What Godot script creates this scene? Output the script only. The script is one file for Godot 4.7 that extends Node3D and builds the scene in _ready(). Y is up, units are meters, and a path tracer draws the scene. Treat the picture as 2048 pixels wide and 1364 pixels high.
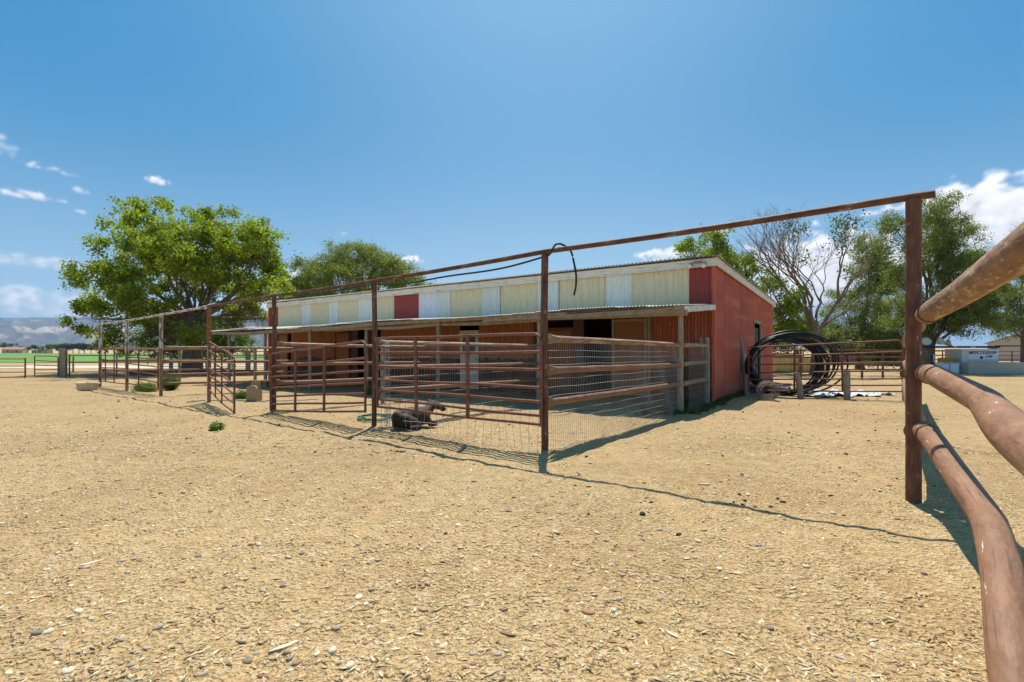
extends Node3D
# A farm yard with a long low barn, pipe fences and gates, a lying calf, trees and a far mesa.
# Camera at the origin looking along -Z; helpers take distances "d" ahead of it as -z.

class MB:
	var v := PackedVector3Array()
	var n := PackedVector3Array()
	var t := PackedVector2Array()
	var c := PackedColorArray()
	var ix := PackedInt32Array()
	var col := Color(1, 1, 1)
	var uo := Vector2.ZERO

	func pt(p: Vector3, nn: Vector3, uv: Vector2) -> int:
		v.append(p)
		n.append(nn)
		t.append(uv + uo)
		c.append(col)
		return v.size() - 1

	func tri(a: int, b: int, d: int) -> void:
		var cr := (v[b] - v[a]).cross(v[d] - v[a])
		if cr.dot(n[a] + n[b] + n[d]) > 0.0:
			ix.append_array([a, d, b])
		else:
			ix.append_array([a, b, d])

	func quad(a: Vector3, b: Vector3, d: Vector3, e: Vector3, nn: Vector3, ua: Vector2, ub: Vector2, ud: Vector2, ue: Vector2) -> void:
		var i := pt(a, nn, ua)
		pt(b, nn, ub)
		pt(d, nn, ud)
		pt(e, nn, ue)
		tri(i, i + 1, i + 2)
		tri(i, i + 2, i + 3)

	# box with metric uv, v along its longest side
	func box(o: Vector3, s: Vector3, b := Basis()) -> void:
		var ax := [b.x, b.y, b.z]
		var h := [s.x * 0.5, s.y * 0.5, s.z * 0.5]
		for k in 3:
			var p := (k + 1) % 3
			var q := (k + 2) % 3
			if h[p] > h[q]:
				var w := p
				p = q
				q = w
			var A: Vector3 = ax[p] * h[p]
			var B: Vector3 = ax[q] * h[q]
			for sg: float in [-1.0, 1.0]:
				var N: Vector3 = ax[k] * sg
				var O: Vector3 = o + N * h[k]
				var w2: float = h[p] * 2.0
				var l2: float = h[q] * 2.0
				quad(O - A - B, O + A - B, O + A + B, O - A + B, N, Vector2(0, 0), Vector2(w2, 0), Vector2(w2, l2), Vector2(0, l2))

	# plank from a to b, w across, th thick, "up" gives the width direction
	func bar(a: Vector3, b: Vector3, w: float, th: float, up := Vector3.UP) -> void:
		var T := b - a
		var l := T.length()
		T = T / l
		var S := T.cross(up).normalized()
		var U := S.cross(T).normalized()
		box((a + b) * 0.5, Vector3(th, w, l), Basis(S, U, T))

	# tube along points; radii either one number or one Vector2 (across, upright) per point
	func tube(p: Array, r: Variant, sides := 8, caps := true) -> void:
		var len := 0.0
		var base := v.size()
		var k := p.size()
		for i in k:
			var T: Vector3 = (p[mini(i + 1, k - 1)] - p[maxi(i - 1, 0)]).normalized()
			var ref := Vector3.UP if absf(T.y) < 0.95 else Vector3.FORWARD
			var S := T.cross(ref).normalized()
			var U := S.cross(T).normalized()
			if i > 0:
				len += (p[i] - p[i - 1]).length()
			var ra := Vector2.ZERO
			if r is float:
				ra = Vector2(r, r)
			else:
				var q: Variant = r[i]
				if q is Vector2:
					ra = q
				else:
					ra = Vector2(q, q)
			for j in sides + 1:
				var an := TAU * j / sides
				var cs := cos(an)
				var sn := sin(an)
				pt(p[i] + S * (cs * ra.x) + U * (sn * ra.y), (S * (cs * ra.y) + U * (sn * ra.x)).normalized(), Vector2(TAU * ra.y * j / sides, len))
		for i in k - 1:
			for j in sides:
				var a := base + i * (sides + 1) + j
				var b := a + sides + 1
				tri(a, b, b + 1)
				tri(a, b + 1, a + 1)
		if caps:
			for e in 2:
				var i0: int = base if e == 0 else base + (k - 1) * (sides + 1)
				var N: Vector3 = (p[0] - p[1]).normalized() if e == 0 else (p[k - 1] - p[k - 2]).normalized()
				var ct := pt(p[0] if e == 0 else p[k - 1], N, Vector2.ZERO)
				var f := v.size()
				for j in sides + 1:
					pt(v[i0 + j], N, Vector2(v[i0 + j].x, v[i0 + j].y))
				for j in sides:
					tri(ct, f + j, f + j + 1)

	# small six-pointed pebble or splinter
	func bit(o: Vector3, ax: Vector3, ay: Vector3, az: Vector3) -> void:
		var i := v.size()
		for q: Vector3 in [ax, -ax, az, -az]:
			pt(o + q, (q.normalized() + Vector3(0, 0.35, 0)).normalized(), Vector2(0, 0))
		pt(o + ay, ay.normalized(), Vector2(0, 0))
		for s in [[0, 2], [2, 1], [1, 3], [3, 0]]:
			tri(i + s[0], i + s[1], i + 4)

	func mesh() -> ArrayMesh:
		var a := []
		a.resize(Mesh.ARRAY_MAX)
		a[Mesh.ARRAY_VERTEX] = v
		a[Mesh.ARRAY_NORMAL] = n
		a[Mesh.ARRAY_TEX_UV] = t
		a[Mesh.ARRAY_COLOR] = c
		a[Mesh.ARRAY_INDEX] = ix
		var m := ArrayMesh.new()
		m.add_surface_from_arrays(Mesh.PRIMITIVE_TRIANGLES, a)
		return m

var rng := RandomNumberGenerator.new()
var M := {}
var ng := FastNoiseLite.new()
var nf := FastNoiseLite.new()
var nh := FastNoiseLite.new()
var used := {}

func R(a: float, b: float) -> float:
	return rng.randf_range(a, b)

func P(x: float, d: float, y := 0.0) -> Vector3:
	return Vector3(x, y, -d)

const FEET := [Vector2(3.172, 3.95), Vector2(0.406, 6.156), Vector2(-2.293, 8.308), Vector2(-4.971, 10.444), Vector2(-7.599, 12.54)]

func gh(x: float, z: float) -> float:
	var r := Vector2(x, z).length()
	var k := clampf(1.6 - r * 0.02, 0.25, 1.0)
	var y := (ng.get_noise_2d(x, z) * 0.035 + nf.get_noise_2d(x, z) * 0.016 + (nh.get_noise_2d(x, z) * 0.022 if r < 24.0 else 0.0)) * k
	if r < 24.0:
		for q in FEET:
			var dx: float = x - q.x
			var dz: float = z + q.y
			var dd := dx * dx + dz * dz
			if dd < 0.35:
				y += 0.045 * exp(-dd / 0.035)
	if r > 140.0:
		y += (r - 140.0) * 0.006 + maxf(0.0, r - 600.0) * 0.006
	return y

func onground(x: float, d: float, dy := 0.0) -> Vector3:
	return Vector3(x, gh(x, -d) + dy, -d)

func numbered(s: String) -> String:
	used[s] = used.get(s, -1) + 1
	return s if used[s] == 0 else "%s_%03d" % [s, used[s]]

func thing(called: String, label: String, cat: String, at := Vector3.ZERO, turn := 0.0, group := "") -> Node3D:
	var o := Node3D.new()
	o.name = numbered(called)
	add_child(o, true)
	o.position = at
	o.rotation.y = turn
	o.set_meta("label", label)
	o.set_meta("category", cat)
	if group:
		o.set_meta("group", group)
	return o

func part(parent: Node3D, called: String, mb: MB, m: Material, label := "") -> MeshInstance3D:
	var o := MeshInstance3D.new()
	o.name = called
	o.mesh = mb.mesh()
	o.material_override = m
	parent.add_child(o, true)
	if label:
		o.set_meta("label", label)
	return o

func single(called: String, mb: MB, m: Material, label: String, cat: String, group := "") -> MeshInstance3D:
	var o := part(self, numbered(called), mb, m)
	o.set_meta("label", label)
	o.set_meta("category", cat)
	if group:
		o.set_meta("group", group)
	return o

func structure(called: String, mb: MB, m: Material) -> MeshInstance3D:
	var o := part(self, called, mb, m)
	o.set_meta("kind", "structure")
	return o

func stuff(o: Node, label := "", cat := "") -> void:
	o.set_meta("kind", "stuff")
	if label:
		o.set_meta("label", label)
		o.set_meta("category", cat)

# ---------- textures and materials ----------
func noise(sd: int, freq: float, oct := 4, kind := FastNoiseLite.TYPE_SIMPLEX_SMOOTH) -> FastNoiseLite:
	var f := FastNoiseLite.new()
	f.seed = sd
	f.noise_type = kind
	f.frequency = freq
	f.fractal_type = FastNoiseLite.FRACTAL_FBM
	f.fractal_octaves = oct
	return f

func bytes(f: FastNoiseLite, w: int, h: int, w2 := 0, h2 := 0) -> PackedByteArray:
	var im := f.get_seamless_image(w, h)
	im.convert(Image.FORMAT_L8)
	if w2:
		im.resize(w2, h2, Image.INTERPOLATE_CUBIC)
	return im.get_data()

# lets a show only where b is high too
func both(a: PackedByteArray, b: PackedByteArray, lift: int) -> PackedByteArray:
	var o := PackedByteArray()
	o.resize(a.size())
	for i in a.size():
		o[i] = mini(a[i], mini(255, b[i] + lift))
	return o

func lin8(c: Color) -> Color:
	return c.linear_to_srgb()

# picture from stops: a 256-entry ramp over layer a, then layer b mixes in colour cb where b passes lo..hi
func ramp(stops: Array) -> PackedColorArray:
	var out := PackedColorArray()
	out.resize(256)
	for i in 256:
		var x := i / 255.0
		var c: Color = stops[0][1]
		for k in stops.size() - 1:
			var s0: float = stops[k][0]
			var s1: float = stops[k + 1][0]
			if x >= s0:
				c = (stops[k][1] as Color).lerp(stops[k + 1][1], clampf((x - s0) / maxf(s1 - s0, 1e-4), 0, 1))
		out[i] = c
	return out

func paint(w: int, h: int, a: PackedByteArray, stops: Array, overs := []) -> ImageTexture:
	var base := ramp(stops)
	var data := PackedByteArray()
	data.resize(w * h * 3)
	var tables := []
	for o in overs:
		var tb := PackedFloat32Array()
		tb.resize(256)
		for i in 256:
			tb[i] = smoothstep(o[1], o[2], i / 255.0) * o[4]
		tables.append(tb)
	var gm := PackedByteArray()
	gm.resize(1025)
	for i in 1025:
		gm[i] = int(clampf(Color(i / 1024.0, 0, 0).linear_to_srgb().r, 0, 1) * 255.0)
	var no := overs.size()
	for i in w * h:
		var c := base[a[i]]
		for k in no:
			var f: float = tables[k][overs[k][0][i]]
			if f > 0.0:
				c = c.lerp(overs[k][3], f)
		data[i * 3] = gm[int(clampf(c.r, 0, 1) * 1024)]
		data[i * 3 + 1] = gm[int(clampf(c.g, 0, 1) * 1024)]
		data[i * 3 + 2] = gm[int(clampf(c.b, 0, 1) * 1024)]
	return ImageTexture.create_from_image(Image.create_from_data(w, h, false, Image.FORMAT_RGB8, data))

func grey(w: int, h: int, a: PackedByteArray) -> ImageTexture:
	return ImageTexture.create_from_image(Image.create_from_data(w, h, false, Image.FORMAT_L8, a))

func C(r: float, g: float, b: float) -> Color:
	return Color(r, g, b)

func mat(called: String, c: Color, rough := 0.9, tex: Texture2D = null, scale := 1.0, metal := 0.0) -> StandardMaterial3D:
	var m := StandardMaterial3D.new()
	m.resource_name = called
	m.albedo_color = c.linear_to_srgb()
	m.roughness = rough
	m.metallic = metal
	m.vertex_color_use_as_albedo = true
	m.metallic_specular = 0.35
	if tex:
		m.albedo_texture = tex
		m.uv1_scale = Vector3(scale, scale, scale)
	M[called] = m
	return m

func bump(m: StandardMaterial3D, tex: Texture2D, cm: float) -> void:
	m.heightmap_enabled = true
	m.heightmap_texture = tex
	m.heightmap_scale = cm

func make_materials() -> void:
	var W := 512
	var fine := bytes(noise(1, 0.035, 5), W, W)
	var mid := bytes(noise(2, 0.012, 4), W, W)
	var spot := bytes(noise(3, 0.05, 3), W, W)
	var spot2 := bytes(noise(31, 0.02, 4), W, W)
	var streak := bytes(noise(4, 0.05, 4), W, 48, W, W)       # long along v
	var streak2 := bytes(noise(5, 0.03, 3), W, 32, W, W)
	var lng := bytes(noise(6, 0.016, 4), W, 128, W, W)         # blotches drawn out along v
	var lng2 := bytes(noise(7, 0.03, 4), W, 170, W, W)
	var thin := bytes(noise(8, 0.05, 3), W, 200, W, W)
	var fleck := both(thin, mid, 10)
	var gfine := grey(W, W, fine)
	var gstreak := grey(W, W, streak)
	# dirt
	var w2 := 1024
	var g1 := bytes(noise(11, 0.06, 5), w2, w2)
	var g2 := bytes(noise(12, 0.015, 5), w2, w2)
	var g3 := bytes(noise(13, 0.16, 2), w2, w2)
	var dirt := paint(w2, w2, g1, [[0.0, C(0.24, 0.148, 0.063)], [0.35, C(0.42, 0.275, 0.125)], [0.65, C(0.50, 0.335, 0.157)], [1.0, C(0.60, 0.425, 0.225)]],
		[[g3, 0.66, 0.78, C(0.72, 0.57, 0.35), 0.75], [g3, 0.30, 0.2, C(0.19, 0.125, 0.06), 0.6], [g2, 0.42, 0.2, C(0.34, 0.225, 0.10), 0.55], [g2, 0.6, 0.85, C(0.60, 0.46, 0.27), 0.5]])
	var coarse := paint(W, W, mid, [[0.0, C(0.80, 0.77, 0.74)], [0.45, C(0.96, 0.95, 0.93)], [1.0, C(1, 1, 1)]], [[spot2, 0.62, 0.85, C(0.86, 0.80, 0.74), 0.6]])
	var m := mat("dirt", C(1, 1, 1), 0.95, dirt, 1.0)
	m.vertex_color_use_as_albedo = false
	m.detail_enabled = true
	m.detail_albedo = coarse
	m.detail_blend_mode = BaseMaterial3D.BLEND_MODE_MUL
	m.detail_uv_layer = BaseMaterial3D.DETAIL_UV_2
	bump(m, grey(w2, w2, g1), 3.2)
	m = mat("litter", C(1, 1, 1), 0.9)
	# pipes
	var rust := paint(W, W, mid, [[0.0, C(0.085, 0.038, 0.021)], [0.5, C(0.155, 0.07, 0.038)], [1.0, C(0.23, 0.115, 0.066)]],
		[[fine, 0.58, 0.8, C(0.22, 0.085, 0.035), 0.6], [streak, 0.30, 0.2, C(0.05, 0.025, 0.018), 0.5], [fleck, 0.715, 0.735, C(0.60, 0.51, 0.38), 0.9]])
	bump(mat("rust_pipe", C(1, 1, 1), 0.62, rust, 1.6), gfine, 0.15)
	var rail := paint(W, W, mid, [[0.0, C(0.21, 0.102, 0.052)], [0.5, C(0.27, 0.136, 0.073)], [1.0, C(0.33, 0.175, 0.097)]],
		[[fine, 0.6, 0.9, C(0.34, 0.20, 0.125), 0.35], [streak, 0.28, 0.18, C(0.10, 0.055, 0.04), 0.5], [fleck, 0.755, 0.77, C(0.68, 0.6, 0.46), 0.9]])
	bump(mat("dusty_pipe", C(1, 1, 1), 0.6, rail, 1.3), gfine, 0.3)
	var worn := paint(W, W, mid, [[0.0, C(0.16, 0.085, 0.05)], [0.5, C(0.27, 0.155, 0.095)], [1.0, C(0.36, 0.22, 0.14)]],
		[[lng, 0.52, 0.80, C(0.52, 0.38, 0.21), 0.8], [fine, 0.60, 0.74, C(0.22, 0.12, 0.07), 0.5], [thin, 0.70, 0.76, C(0.58, 0.46, 0.29), 0.6]])
	bump(mat("worn_pipe", C(1, 1, 1), 0.65, worn, 1.2), gfine, 0.15)
	for nm in ["rust_pipe", "dusty_pipe", "worn_pipe"]:
		M[nm].uv1_scale = M[nm].uv1_scale * Vector3(1.0, 0.42, 1.0)
	var white_rust := paint(W, W, spot2, [[0.0, C(0.55, 0.53, 0.50)], [0.5, C(0.62, 0.59, 0.55)], [1.0, C(0.5, 0.46, 0.4)]],
		[[lng, 0.56, 0.62, C(0.30, 0.11, 0.045), 0.9], [lng2, 0.66, 0.72, C(0.24, 0.09, 0.04), 0.8]])
	mat("white_rust", C(1, 1, 1), 0.7, white_rust, 1.1)
	var orange := paint(W, W, mid, [[0.0, C(0.22, 0.065, 0.025)], [1.0, C(0.36, 0.13, 0.055)]], [[fine, 0.6, 0.75, C(0.5, 0.4, 0.33), 0.7]])
	mat("orange_rust", C(1, 1, 1), 0.7, orange, 1.1)
	var gate := paint(W, W, mid, [[0.0, C(0.14, 0.05, 0.031)], [0.5, C(0.23, 0.092, 0.055)], [1.0, C(0.31, 0.145, 0.088)]],
		[[fine, 0.62, 0.8, C(0.27, 0.14, 0.09), 0.6], [spot, 0.75, 0.85, C(0.07, 0.03, 0.02), 0.7]])
	mat("gate_paint", C(1, 1, 1), 0.55, gate, 1.7)
	# wood
	var wood := paint(W, W, streak, [[0.0, C(0.16, 0.115, 0.07)], [0.4, C(0.34, 0.265, 0.175)], [1.0, C(0.53, 0.44, 0.31)]],
		[[spot2, 0.6, 0.8, C(0.26, 0.17, 0.09), 0.5], [fine, 0.72, 0.85, C(0.6, 0.54, 0.42), 0.5]])
	bump(mat("wood", C(1, 1, 1), 0.9, wood, 1.4), gstreak, 0.4)
	var gw := paint(W, W, streak, [[0.0, C(0.16, 0.13, 0.095)], [0.5, C(0.33, 0.28, 0.215)], [1.0, C(0.48, 0.42, 0.34)]], [[spot, 0.68, 0.8, C(0.09, 0.07, 0.05), 0.6]])
	bump(mat("grey_wood", C(1, 1, 1), 0.92, gw, 1.6), gstreak, 0.5)
	var pw := paint(W, W, streak, [[0.0, C(0.58, 0.52, 0.42)], [0.4, C(0.78, 0.72, 0.59)], [1.0, C(0.86, 0.81, 0.68)]],
		[[streak2, 0.68, 0.78, C(0.42, 0.34, 0.24), 0.8], [spot, 0.73, 0.8, C(0.36, 0.29, 0.2), 0.8]])
	bump(mat("white_board", C(1, 1, 1), 0.8, pw, 0.9), gstreak, 0.25)
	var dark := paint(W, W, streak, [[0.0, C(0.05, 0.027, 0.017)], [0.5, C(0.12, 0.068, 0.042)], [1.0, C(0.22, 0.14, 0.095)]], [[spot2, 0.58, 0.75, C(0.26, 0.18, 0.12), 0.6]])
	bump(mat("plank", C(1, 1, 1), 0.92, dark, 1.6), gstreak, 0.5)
	var osb := paint(W, W, spot, [[0.0, C(0.19, 0.08, 0.035)], [0.5, C(0.31, 0.135, 0.06)], [1.0, C(0.42, 0.21, 0.10)]], [[fine, 0.72, 0.82, C(0.52, 0.38, 0.2), 0.8]])
	mat("osb", C(1, 1, 1), 0.85, osb, 1.3)
	# sheet metal and siding: tone over a plain colour
	var tone := paint(W, W, streak2, [[0.0, C(0.88, 0.85, 0.8)], [0.5, C(0.97, 0.96, 0.94)], [1.0, C(1, 1, 1)]], [[spot2, 0.70, 0.85, C(0.78, 0.70, 0.58), 0.5], [fine, 0.78, 0.88, C(0.7, 0.6, 0.48), 0.5], [streak, 0.76, 0.84, C(0.74, 0.60, 0.44), 0.5]])
	for q in [["cream_metal", C(0.86, 0.74, 0.48)], ["pale_metal", C(0.84, 0.84, 0.76)], ["white_metal", C(0.85, 0.86, 0.90)], ["red_metal", C(0.40, 0.075, 0.062)], ["roof_metal", C(0.52, 0.50, 0.46)], ["awning_metal", C(0.62, 0.61, 0.58)]]:
		mat(q[0], q[1], 0.55, tone, 0.55, 0.0)
	var bw := paint(W, W, streak2, [[0.0, C(0.34, 0.12, 0.05)], [0.5, C(0.47, 0.19, 0.085)], [1.0, C(0.55, 0.25, 0.12)]], [[fine, 0.70, 0.8, C(0.17, 0.06, 0.035), 0.6]])
	mat("brown_metal", C(1, 1, 1), 0.6, bw, 0.6)
	var rw := paint(W, W, streak2, [[0.0, C(0.30, 0.075, 0.04)], [0.5, C(0.43, 0.12, 0.06)], [1.0, C(0.50, 0.16, 0.08)]], [[spot, 0.72, 0.8, C(0.55, 0.38, 0.22), 0.8], [fine, 0.72, 0.82, C(0.16, 0.04, 0.025), 0.6]])
	mat("red_sheet", C(1, 1, 1), 0.6, rw, 0.6)
	var siding := paint(W, W, streak2, [[0.0, C(0.46, 0.10, 0.052)], [0.5, C(0.56, 0.13, 0.068)], [1.0, C(0.63, 0.17, 0.095)]],
		[[streak, 0.68, 0.80, C(0.74, 0.42, 0.30), 0.6], [spot2, 0.66, 0.8, C(0.46, 0.10, 0.06), 0.5]])
	mat("siding", C(1, 1, 1), 0.75, siding, 0.8)
	# plants
	m = mat("leaf", C(1, 1, 1), 0.55)
	m.backlight_enabled = true
	m.backlight = C(0.95, 1.0, 0.5)
	var bark := paint(W, W, streak, [[0.0, C(0.06, 0.045, 0.03)], [0.5, C(0.16, 0.125, 0.09)], [1.0, C(0.30, 0.25, 0.19)]], [[spot, 0.65, 0.8, C(0.1, 0.075, 0.05), 0.6]])
	bump(mat("bark", C(1, 1, 1), 0.95, bark, 0.7), gstreak, 1.5)
	bump(mat("pale_bark", C(1.25, 1.15, 1.05), 0.95, bark, 0.7), gstreak, 1.2)
	var field := paint(W, W, mid, [[0.0, C(0.075, 0.15, 0.025)], [0.5, C(0.115, 0.215, 0.035)], [1.0, C(0.17, 0.27, 0.055)]], [[fine, 0.66, 0.8, C(0.25, 0.27, 0.1), 0.5]])
	mat("field", C(1, 1, 1), 0.9, field, 0.04)
	mat("road", C(0.52, 0.46, 0.38), 0.95, tone, 0.3)
	mat("mesa", C(1, 1, 1), 0.95)
	var hay := paint(W, W, streak, [[0.0, C(0.40, 0.28, 0.10)], [0.5, C(0.62, 0.47, 0.18)], [1.0, C(0.76, 0.62, 0.30)]], [[fine, 0.7, 0.8, C(0.3, 0.22, 0.09), 0.6]])
	bump(mat("hay", C(1, 1, 1), 0.95, hay, 1.2), gstreak, 2.0)
	var fur := paint(W, W, mid, [[0.0, C(0.018, 0.009, 0.006)], [0.5, C(0.042, 0.02, 0.013)], [1.0, C(0.095, 0.046, 0.028)]], [[streak, 0.64, 0.85, C(0.10, 0.058, 0.04), 0.6]])
	m = mat("fur", C(1, 1, 1), 0.65, fur, 2.2)
	m.uv1_triplanar = true
	m.rim_enabled = true
	m.rim = 0.1
	# plain ones
	mat("wire", C(0.45, 0.45, 0.43), 0.45, null, 1.0, 0.5)
	mat("rusty_wire", C(0.30, 0.255, 0.21), 0.7)
	mat("black_pipe", C(0.018, 0.018, 0.019), 0.38)
	mat("hose", C(0.045, 0.20, 0.12), 0.45)
	mat("dark_hose", C(0.012, 0.045, 0.03), 0.4)
	mat("tub", C(0.66, 0.53, 0.36), 0.7, tone, 1.0)
	mat("tan_plastic", C(0.42, 0.31, 0.185), 0.8, tone, 1.0)
	mat("blue_tarp", C(0.022, 0.03, 0.055), 0.5, tone, 1.0)
	mat("grey_tarp", C(0.52, 0.52, 0.53), 0.55, tone, 1.0)
	mat("glass", C(0.05, 0.06, 0.065), 0.12)
	mat("white_paint", C(0.72, 0.71, 0.67), 0.6, tone, 0.9)
	mat("lens", C(0.66, 0.64, 0.56), 0.3)
	mat("steel", C(0.30, 0.30, 0.30), 0.45, null, 1.0, 0.6)
	mat("dark_paint", C(0.022, 0.022, 0.024), 0.55)
	mat("yellow_paint", C(0.62, 0.29, 0.03), 0.55, tone, 1.0)
	mat("galvanised", C(0.56, 0.51, 0.40), 0.55, tone, 1.0)
	mat("print_red", C(0.45, 0.03, 0.03), 0.6)
	mat("print_black", C(0.02, 0.02, 0.025), 0.6)
	mat("earth_red", C(0.30, 0.165, 0.12), 0.9, tone, 1.0)
	mat("shingle", C(0.12, 0.075, 0.055), 0.9, tone, 1.0)
	mat("house_wall", C(0.50, 0.42, 0.34), 0.9, tone, 1.0)
	mat("house_roof", C(0.34, 0.26, 0.2), 0.9, tone, 1.0)
	mat("terracotta", C(0.40, 0.19, 0.12), 0.9, tone, 1.0)
	mat("clod", C(0.07, 0.042, 0.022), 0.95)

# ---------- light and sky ----------
func sky_image() -> ImageTexture:
	var w := 2560
	var h := 1280
	var data := PackedFloat32Array()
	data.resize(w * h * 3)
	var sun := Vector3(0.037, 1.0, -0.423).normalized()
	var sun_az := atan2(sun.x, -sun.z)
	var ch := PackedFloat32Array()
	ch.resize(w)
	var toward := PackedFloat32Array()
	toward.resize(w)
	for x in w:
		ch[x] = cos((float(x) + 0.5) / w * TAU - sun_az)
		toward[x] = 0.085 * exp(-pow(acos(clampf(ch[x], -1, 1)) / 0.5, 2.0))
	for y in h:
		var el := PI * 0.5 - (y + 0.5) / h * PI
		var e := rad_to_deg(maxf(el, 0.0))
		var q := exp(-e * e / 196.0)
		var br := 0.004 + 0.335 * q
		var bg := 0.212 + 0.34 * q
		var bb := 0.485 + 0.24 * q
		var se := sin(el) * sun.y
		var ce := cos(el) * sqrt(1.0 - sun.y * sun.y)
		var o := y * w * 3
		if el < -0.02:
			for x in w:
				data[o] = 0.30
				data[o + 1] = 0.25
				data[o + 2] = 0.19
				o += 3
			continue
		for x in w:
			var g := 1.25 * exp(-acos(clampf(se + ce * ch[x], -1, 1)) / 0.235) + toward[x] * (1.0 - smoothstep(30.0, 60.0, e))
			data[o] = br + g
			data[o + 1] = bg + g
			data[o + 2] = bb + g * 0.8
			o += 3
	# clouds: azimuth, height (degrees), half width, half height, opacity, raggedness, seed
	var cl := [
		[43.5, 11.3, 5.5, 3.6, 1.0, 0.75], [41.5, 12.6, 2.4, 1.8, 1.0, 0.8], [46.5, 10.3, 5.5, 3.6, 1.0, 0.7], [38.0, 8.4, 6.0, 3.2, 0.95, 0.9], [32.0, 8.4, 6.5, 4.0, 1.0, 0.8], [27.5, 9.2, 3.6, 2.6, 0.9, 0.9],
		[29.5, 6.5, 7.0, 2.6, 0.85, 0.8], [17.5, 10.9, 3.6, 1.1, 0.9, 0.9], [22.0, 9.6, 3.0, 1.6, 0.85, 0.9], [22.6, 13.0, 0.9, 0.45, 0.9, 0.7], [38.2, 13.2, 2.3, 0.45, 0.85, 0.9], [35.6, 13.0, 1.2, 0.35, 0.7, 0.9],
		[-35.4, 15.9, 1.05, 0.40, 0.95, 0.9], [-43.5, 15.4, 1.1, 0.33, 0.65, 1.1], [-41.8, 15.2, 0.8, 0.22, 0.5, 1.2], [-44.0, 13.0, 2.2, 0.42, 0.8, 1.1], [-40.9, 14.0, 0.7, 0.35, 0.5, 1.1], [-40.8, 12.3, 0.5, 0.2, 0.5, 1.0], [-46.0, 17.0, 0.9, 0.5, 0.45, 1.1], [-45.6, 16.0, 1.4, 0.6, 0.3, 1.3],
		[-43.5, 7.7, 6.0, 0.85, 0.55, 0.5], [-44.5, 4.4, 7.0, 1.7, 0.75, 0.6], [-40.0, 3.6, 5.0, 1.5, 0.65, 0.6], [-23.5, 7.6, 3.0, 1.6, 0.85, 0.8], [-32.0, 7.0, 5.0, 1.6, 0.5, 0.7], [-11.6, 10.7, 1.5, 0.5, 1.0, 0.8], [-18.6, 13.0, 0.55, 0.14, 0.5, 0.9], [-26.0, 4.5, 7.0, 1.8, 0.6, 0.7], [-30.0, 10.4, 3.0, 0.4, 0.22, 0.9],
	]
	var cr := RandomNumberGenerator.new()
	cr.seed = 77
	var az := 54.0
	while az < 305.0:
		cl.append([az, cr.randf_range(5.0, 14.0), cr.randf_range(2.0, 7.0), cr.randf_range(0.6, 3.2), cr.randf_range(0.4, 1.0), 0.9])
		az += cr.randf_range(5.0, 11.0)
	var f1 := noise(501, 0.55, 5)
	var ppd := w / 360.0
	var k := 0
	for c in cl:
		k += 1
		var hw: float = c[2] * 1.7
		var hh: float = c[3] * 1.9
		var x0 := int(floor((c[0] - hw) * ppd))
		var x1 := int(floor((c[0] + hw) * ppd))
		var y0 := maxi(0, int((90.0 - c[1] - hh) * ppd))
		var y1 := mini(h / 2, int((90.0 - c[1] + hh) * ppd))
		var fr: float = 1.7 / sqrt(c[3] + 0.15)
		for yy in range(y0, y1):
			var ey: float = 90.0 - yy / ppd
			var dy: float = (ey - c[1]) / c[3]
			if dy < 0.0:
				dy *= 1.35
			for xx in range(x0, x1):
				var ex := xx / ppd
				var dx: float = (ex - c[0]) / c[2]
				var nn := f1.get_noise_3d(ex * fr, ey * fr * 1.5, k * 13.7)
				var val: float = 1.0 - (dx * dx + dy * dy) + nn * 1.5 * c[5]
				var a := smoothstep(0.12, 0.75 if c[4] > 0.8 else 1.3, val) * float(c[4])
				if a <= 0.003:
					continue
				var sh := clampf(0.80 + 0.2 * dy + nn * 0.35, 0.55, 1.0)
				var o := (yy * w + posmod(xx, w)) * 3
				data[o] = lerpf(data[o], 0.96 * sh, a)
				data[o + 1] = lerpf(data[o + 1], 0.97 * sh, a)
				data[o + 2] = lerpf(data[o + 2], 0.99 * sh + 0.02, a)
	return ImageTexture.create_from_image(Image.create_from_data(w, h, false, Image.FORMAT_RGBF, data.to_byte_array()))

func make_light() -> void:
	var cam := Camera3D.new()
	cam.name = "camera"
	cam.projection = Camera3D.PROJECTION_FRUSTUM
	cam.near = 0.05
	cam.far = 40000.0
	cam.size = 2.0 * 0.05 * 0.682
	cam.frustum_offset = Vector2(0, 0.05 * 0.028)
	cam.position = Vector3(0, 1.2, 0)
	add_child(cam)
	cam.current = true
	var sun := DirectionalLight3D.new()
	sun.name = "sun"
	sun.light_energy = 1.5
	sun.light_color = Color(1.0, 0.985, 0.95)
	sun.light_angular_distance = 0.53
	sun.shadow_enabled = true
	sun.look_at_from_position(Vector3.ZERO, Vector3(-0.037, -1.0, 0.423))
	add_child(sun)
	var env := Environment.new()
	env.background_mode = Environment.BG_SKY
	env.sky = Sky.new()
	var pan := PanoramaSkyMaterial.new()
	pan.panorama = sky_image()
	pan.energy_multiplier = 0.86
	env.sky.sky_material = pan
	env.tonemap_mode = Environment.TONE_MAPPER_LINEAR
	env.tonemap_exposure = 1.4
	env.sdfgi_enabled = true
	env.ssao_enabled = true
	env.ssil_enabled = true
	env.fog_enabled = true
	env.fog_density = 0.000095
	env.fog_light_color = Color(0.74, 0.84, 0.97)
	var we := WorldEnvironment.new()
	we.name = "environment"
	we.environment = env
	add_child(we)

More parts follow.
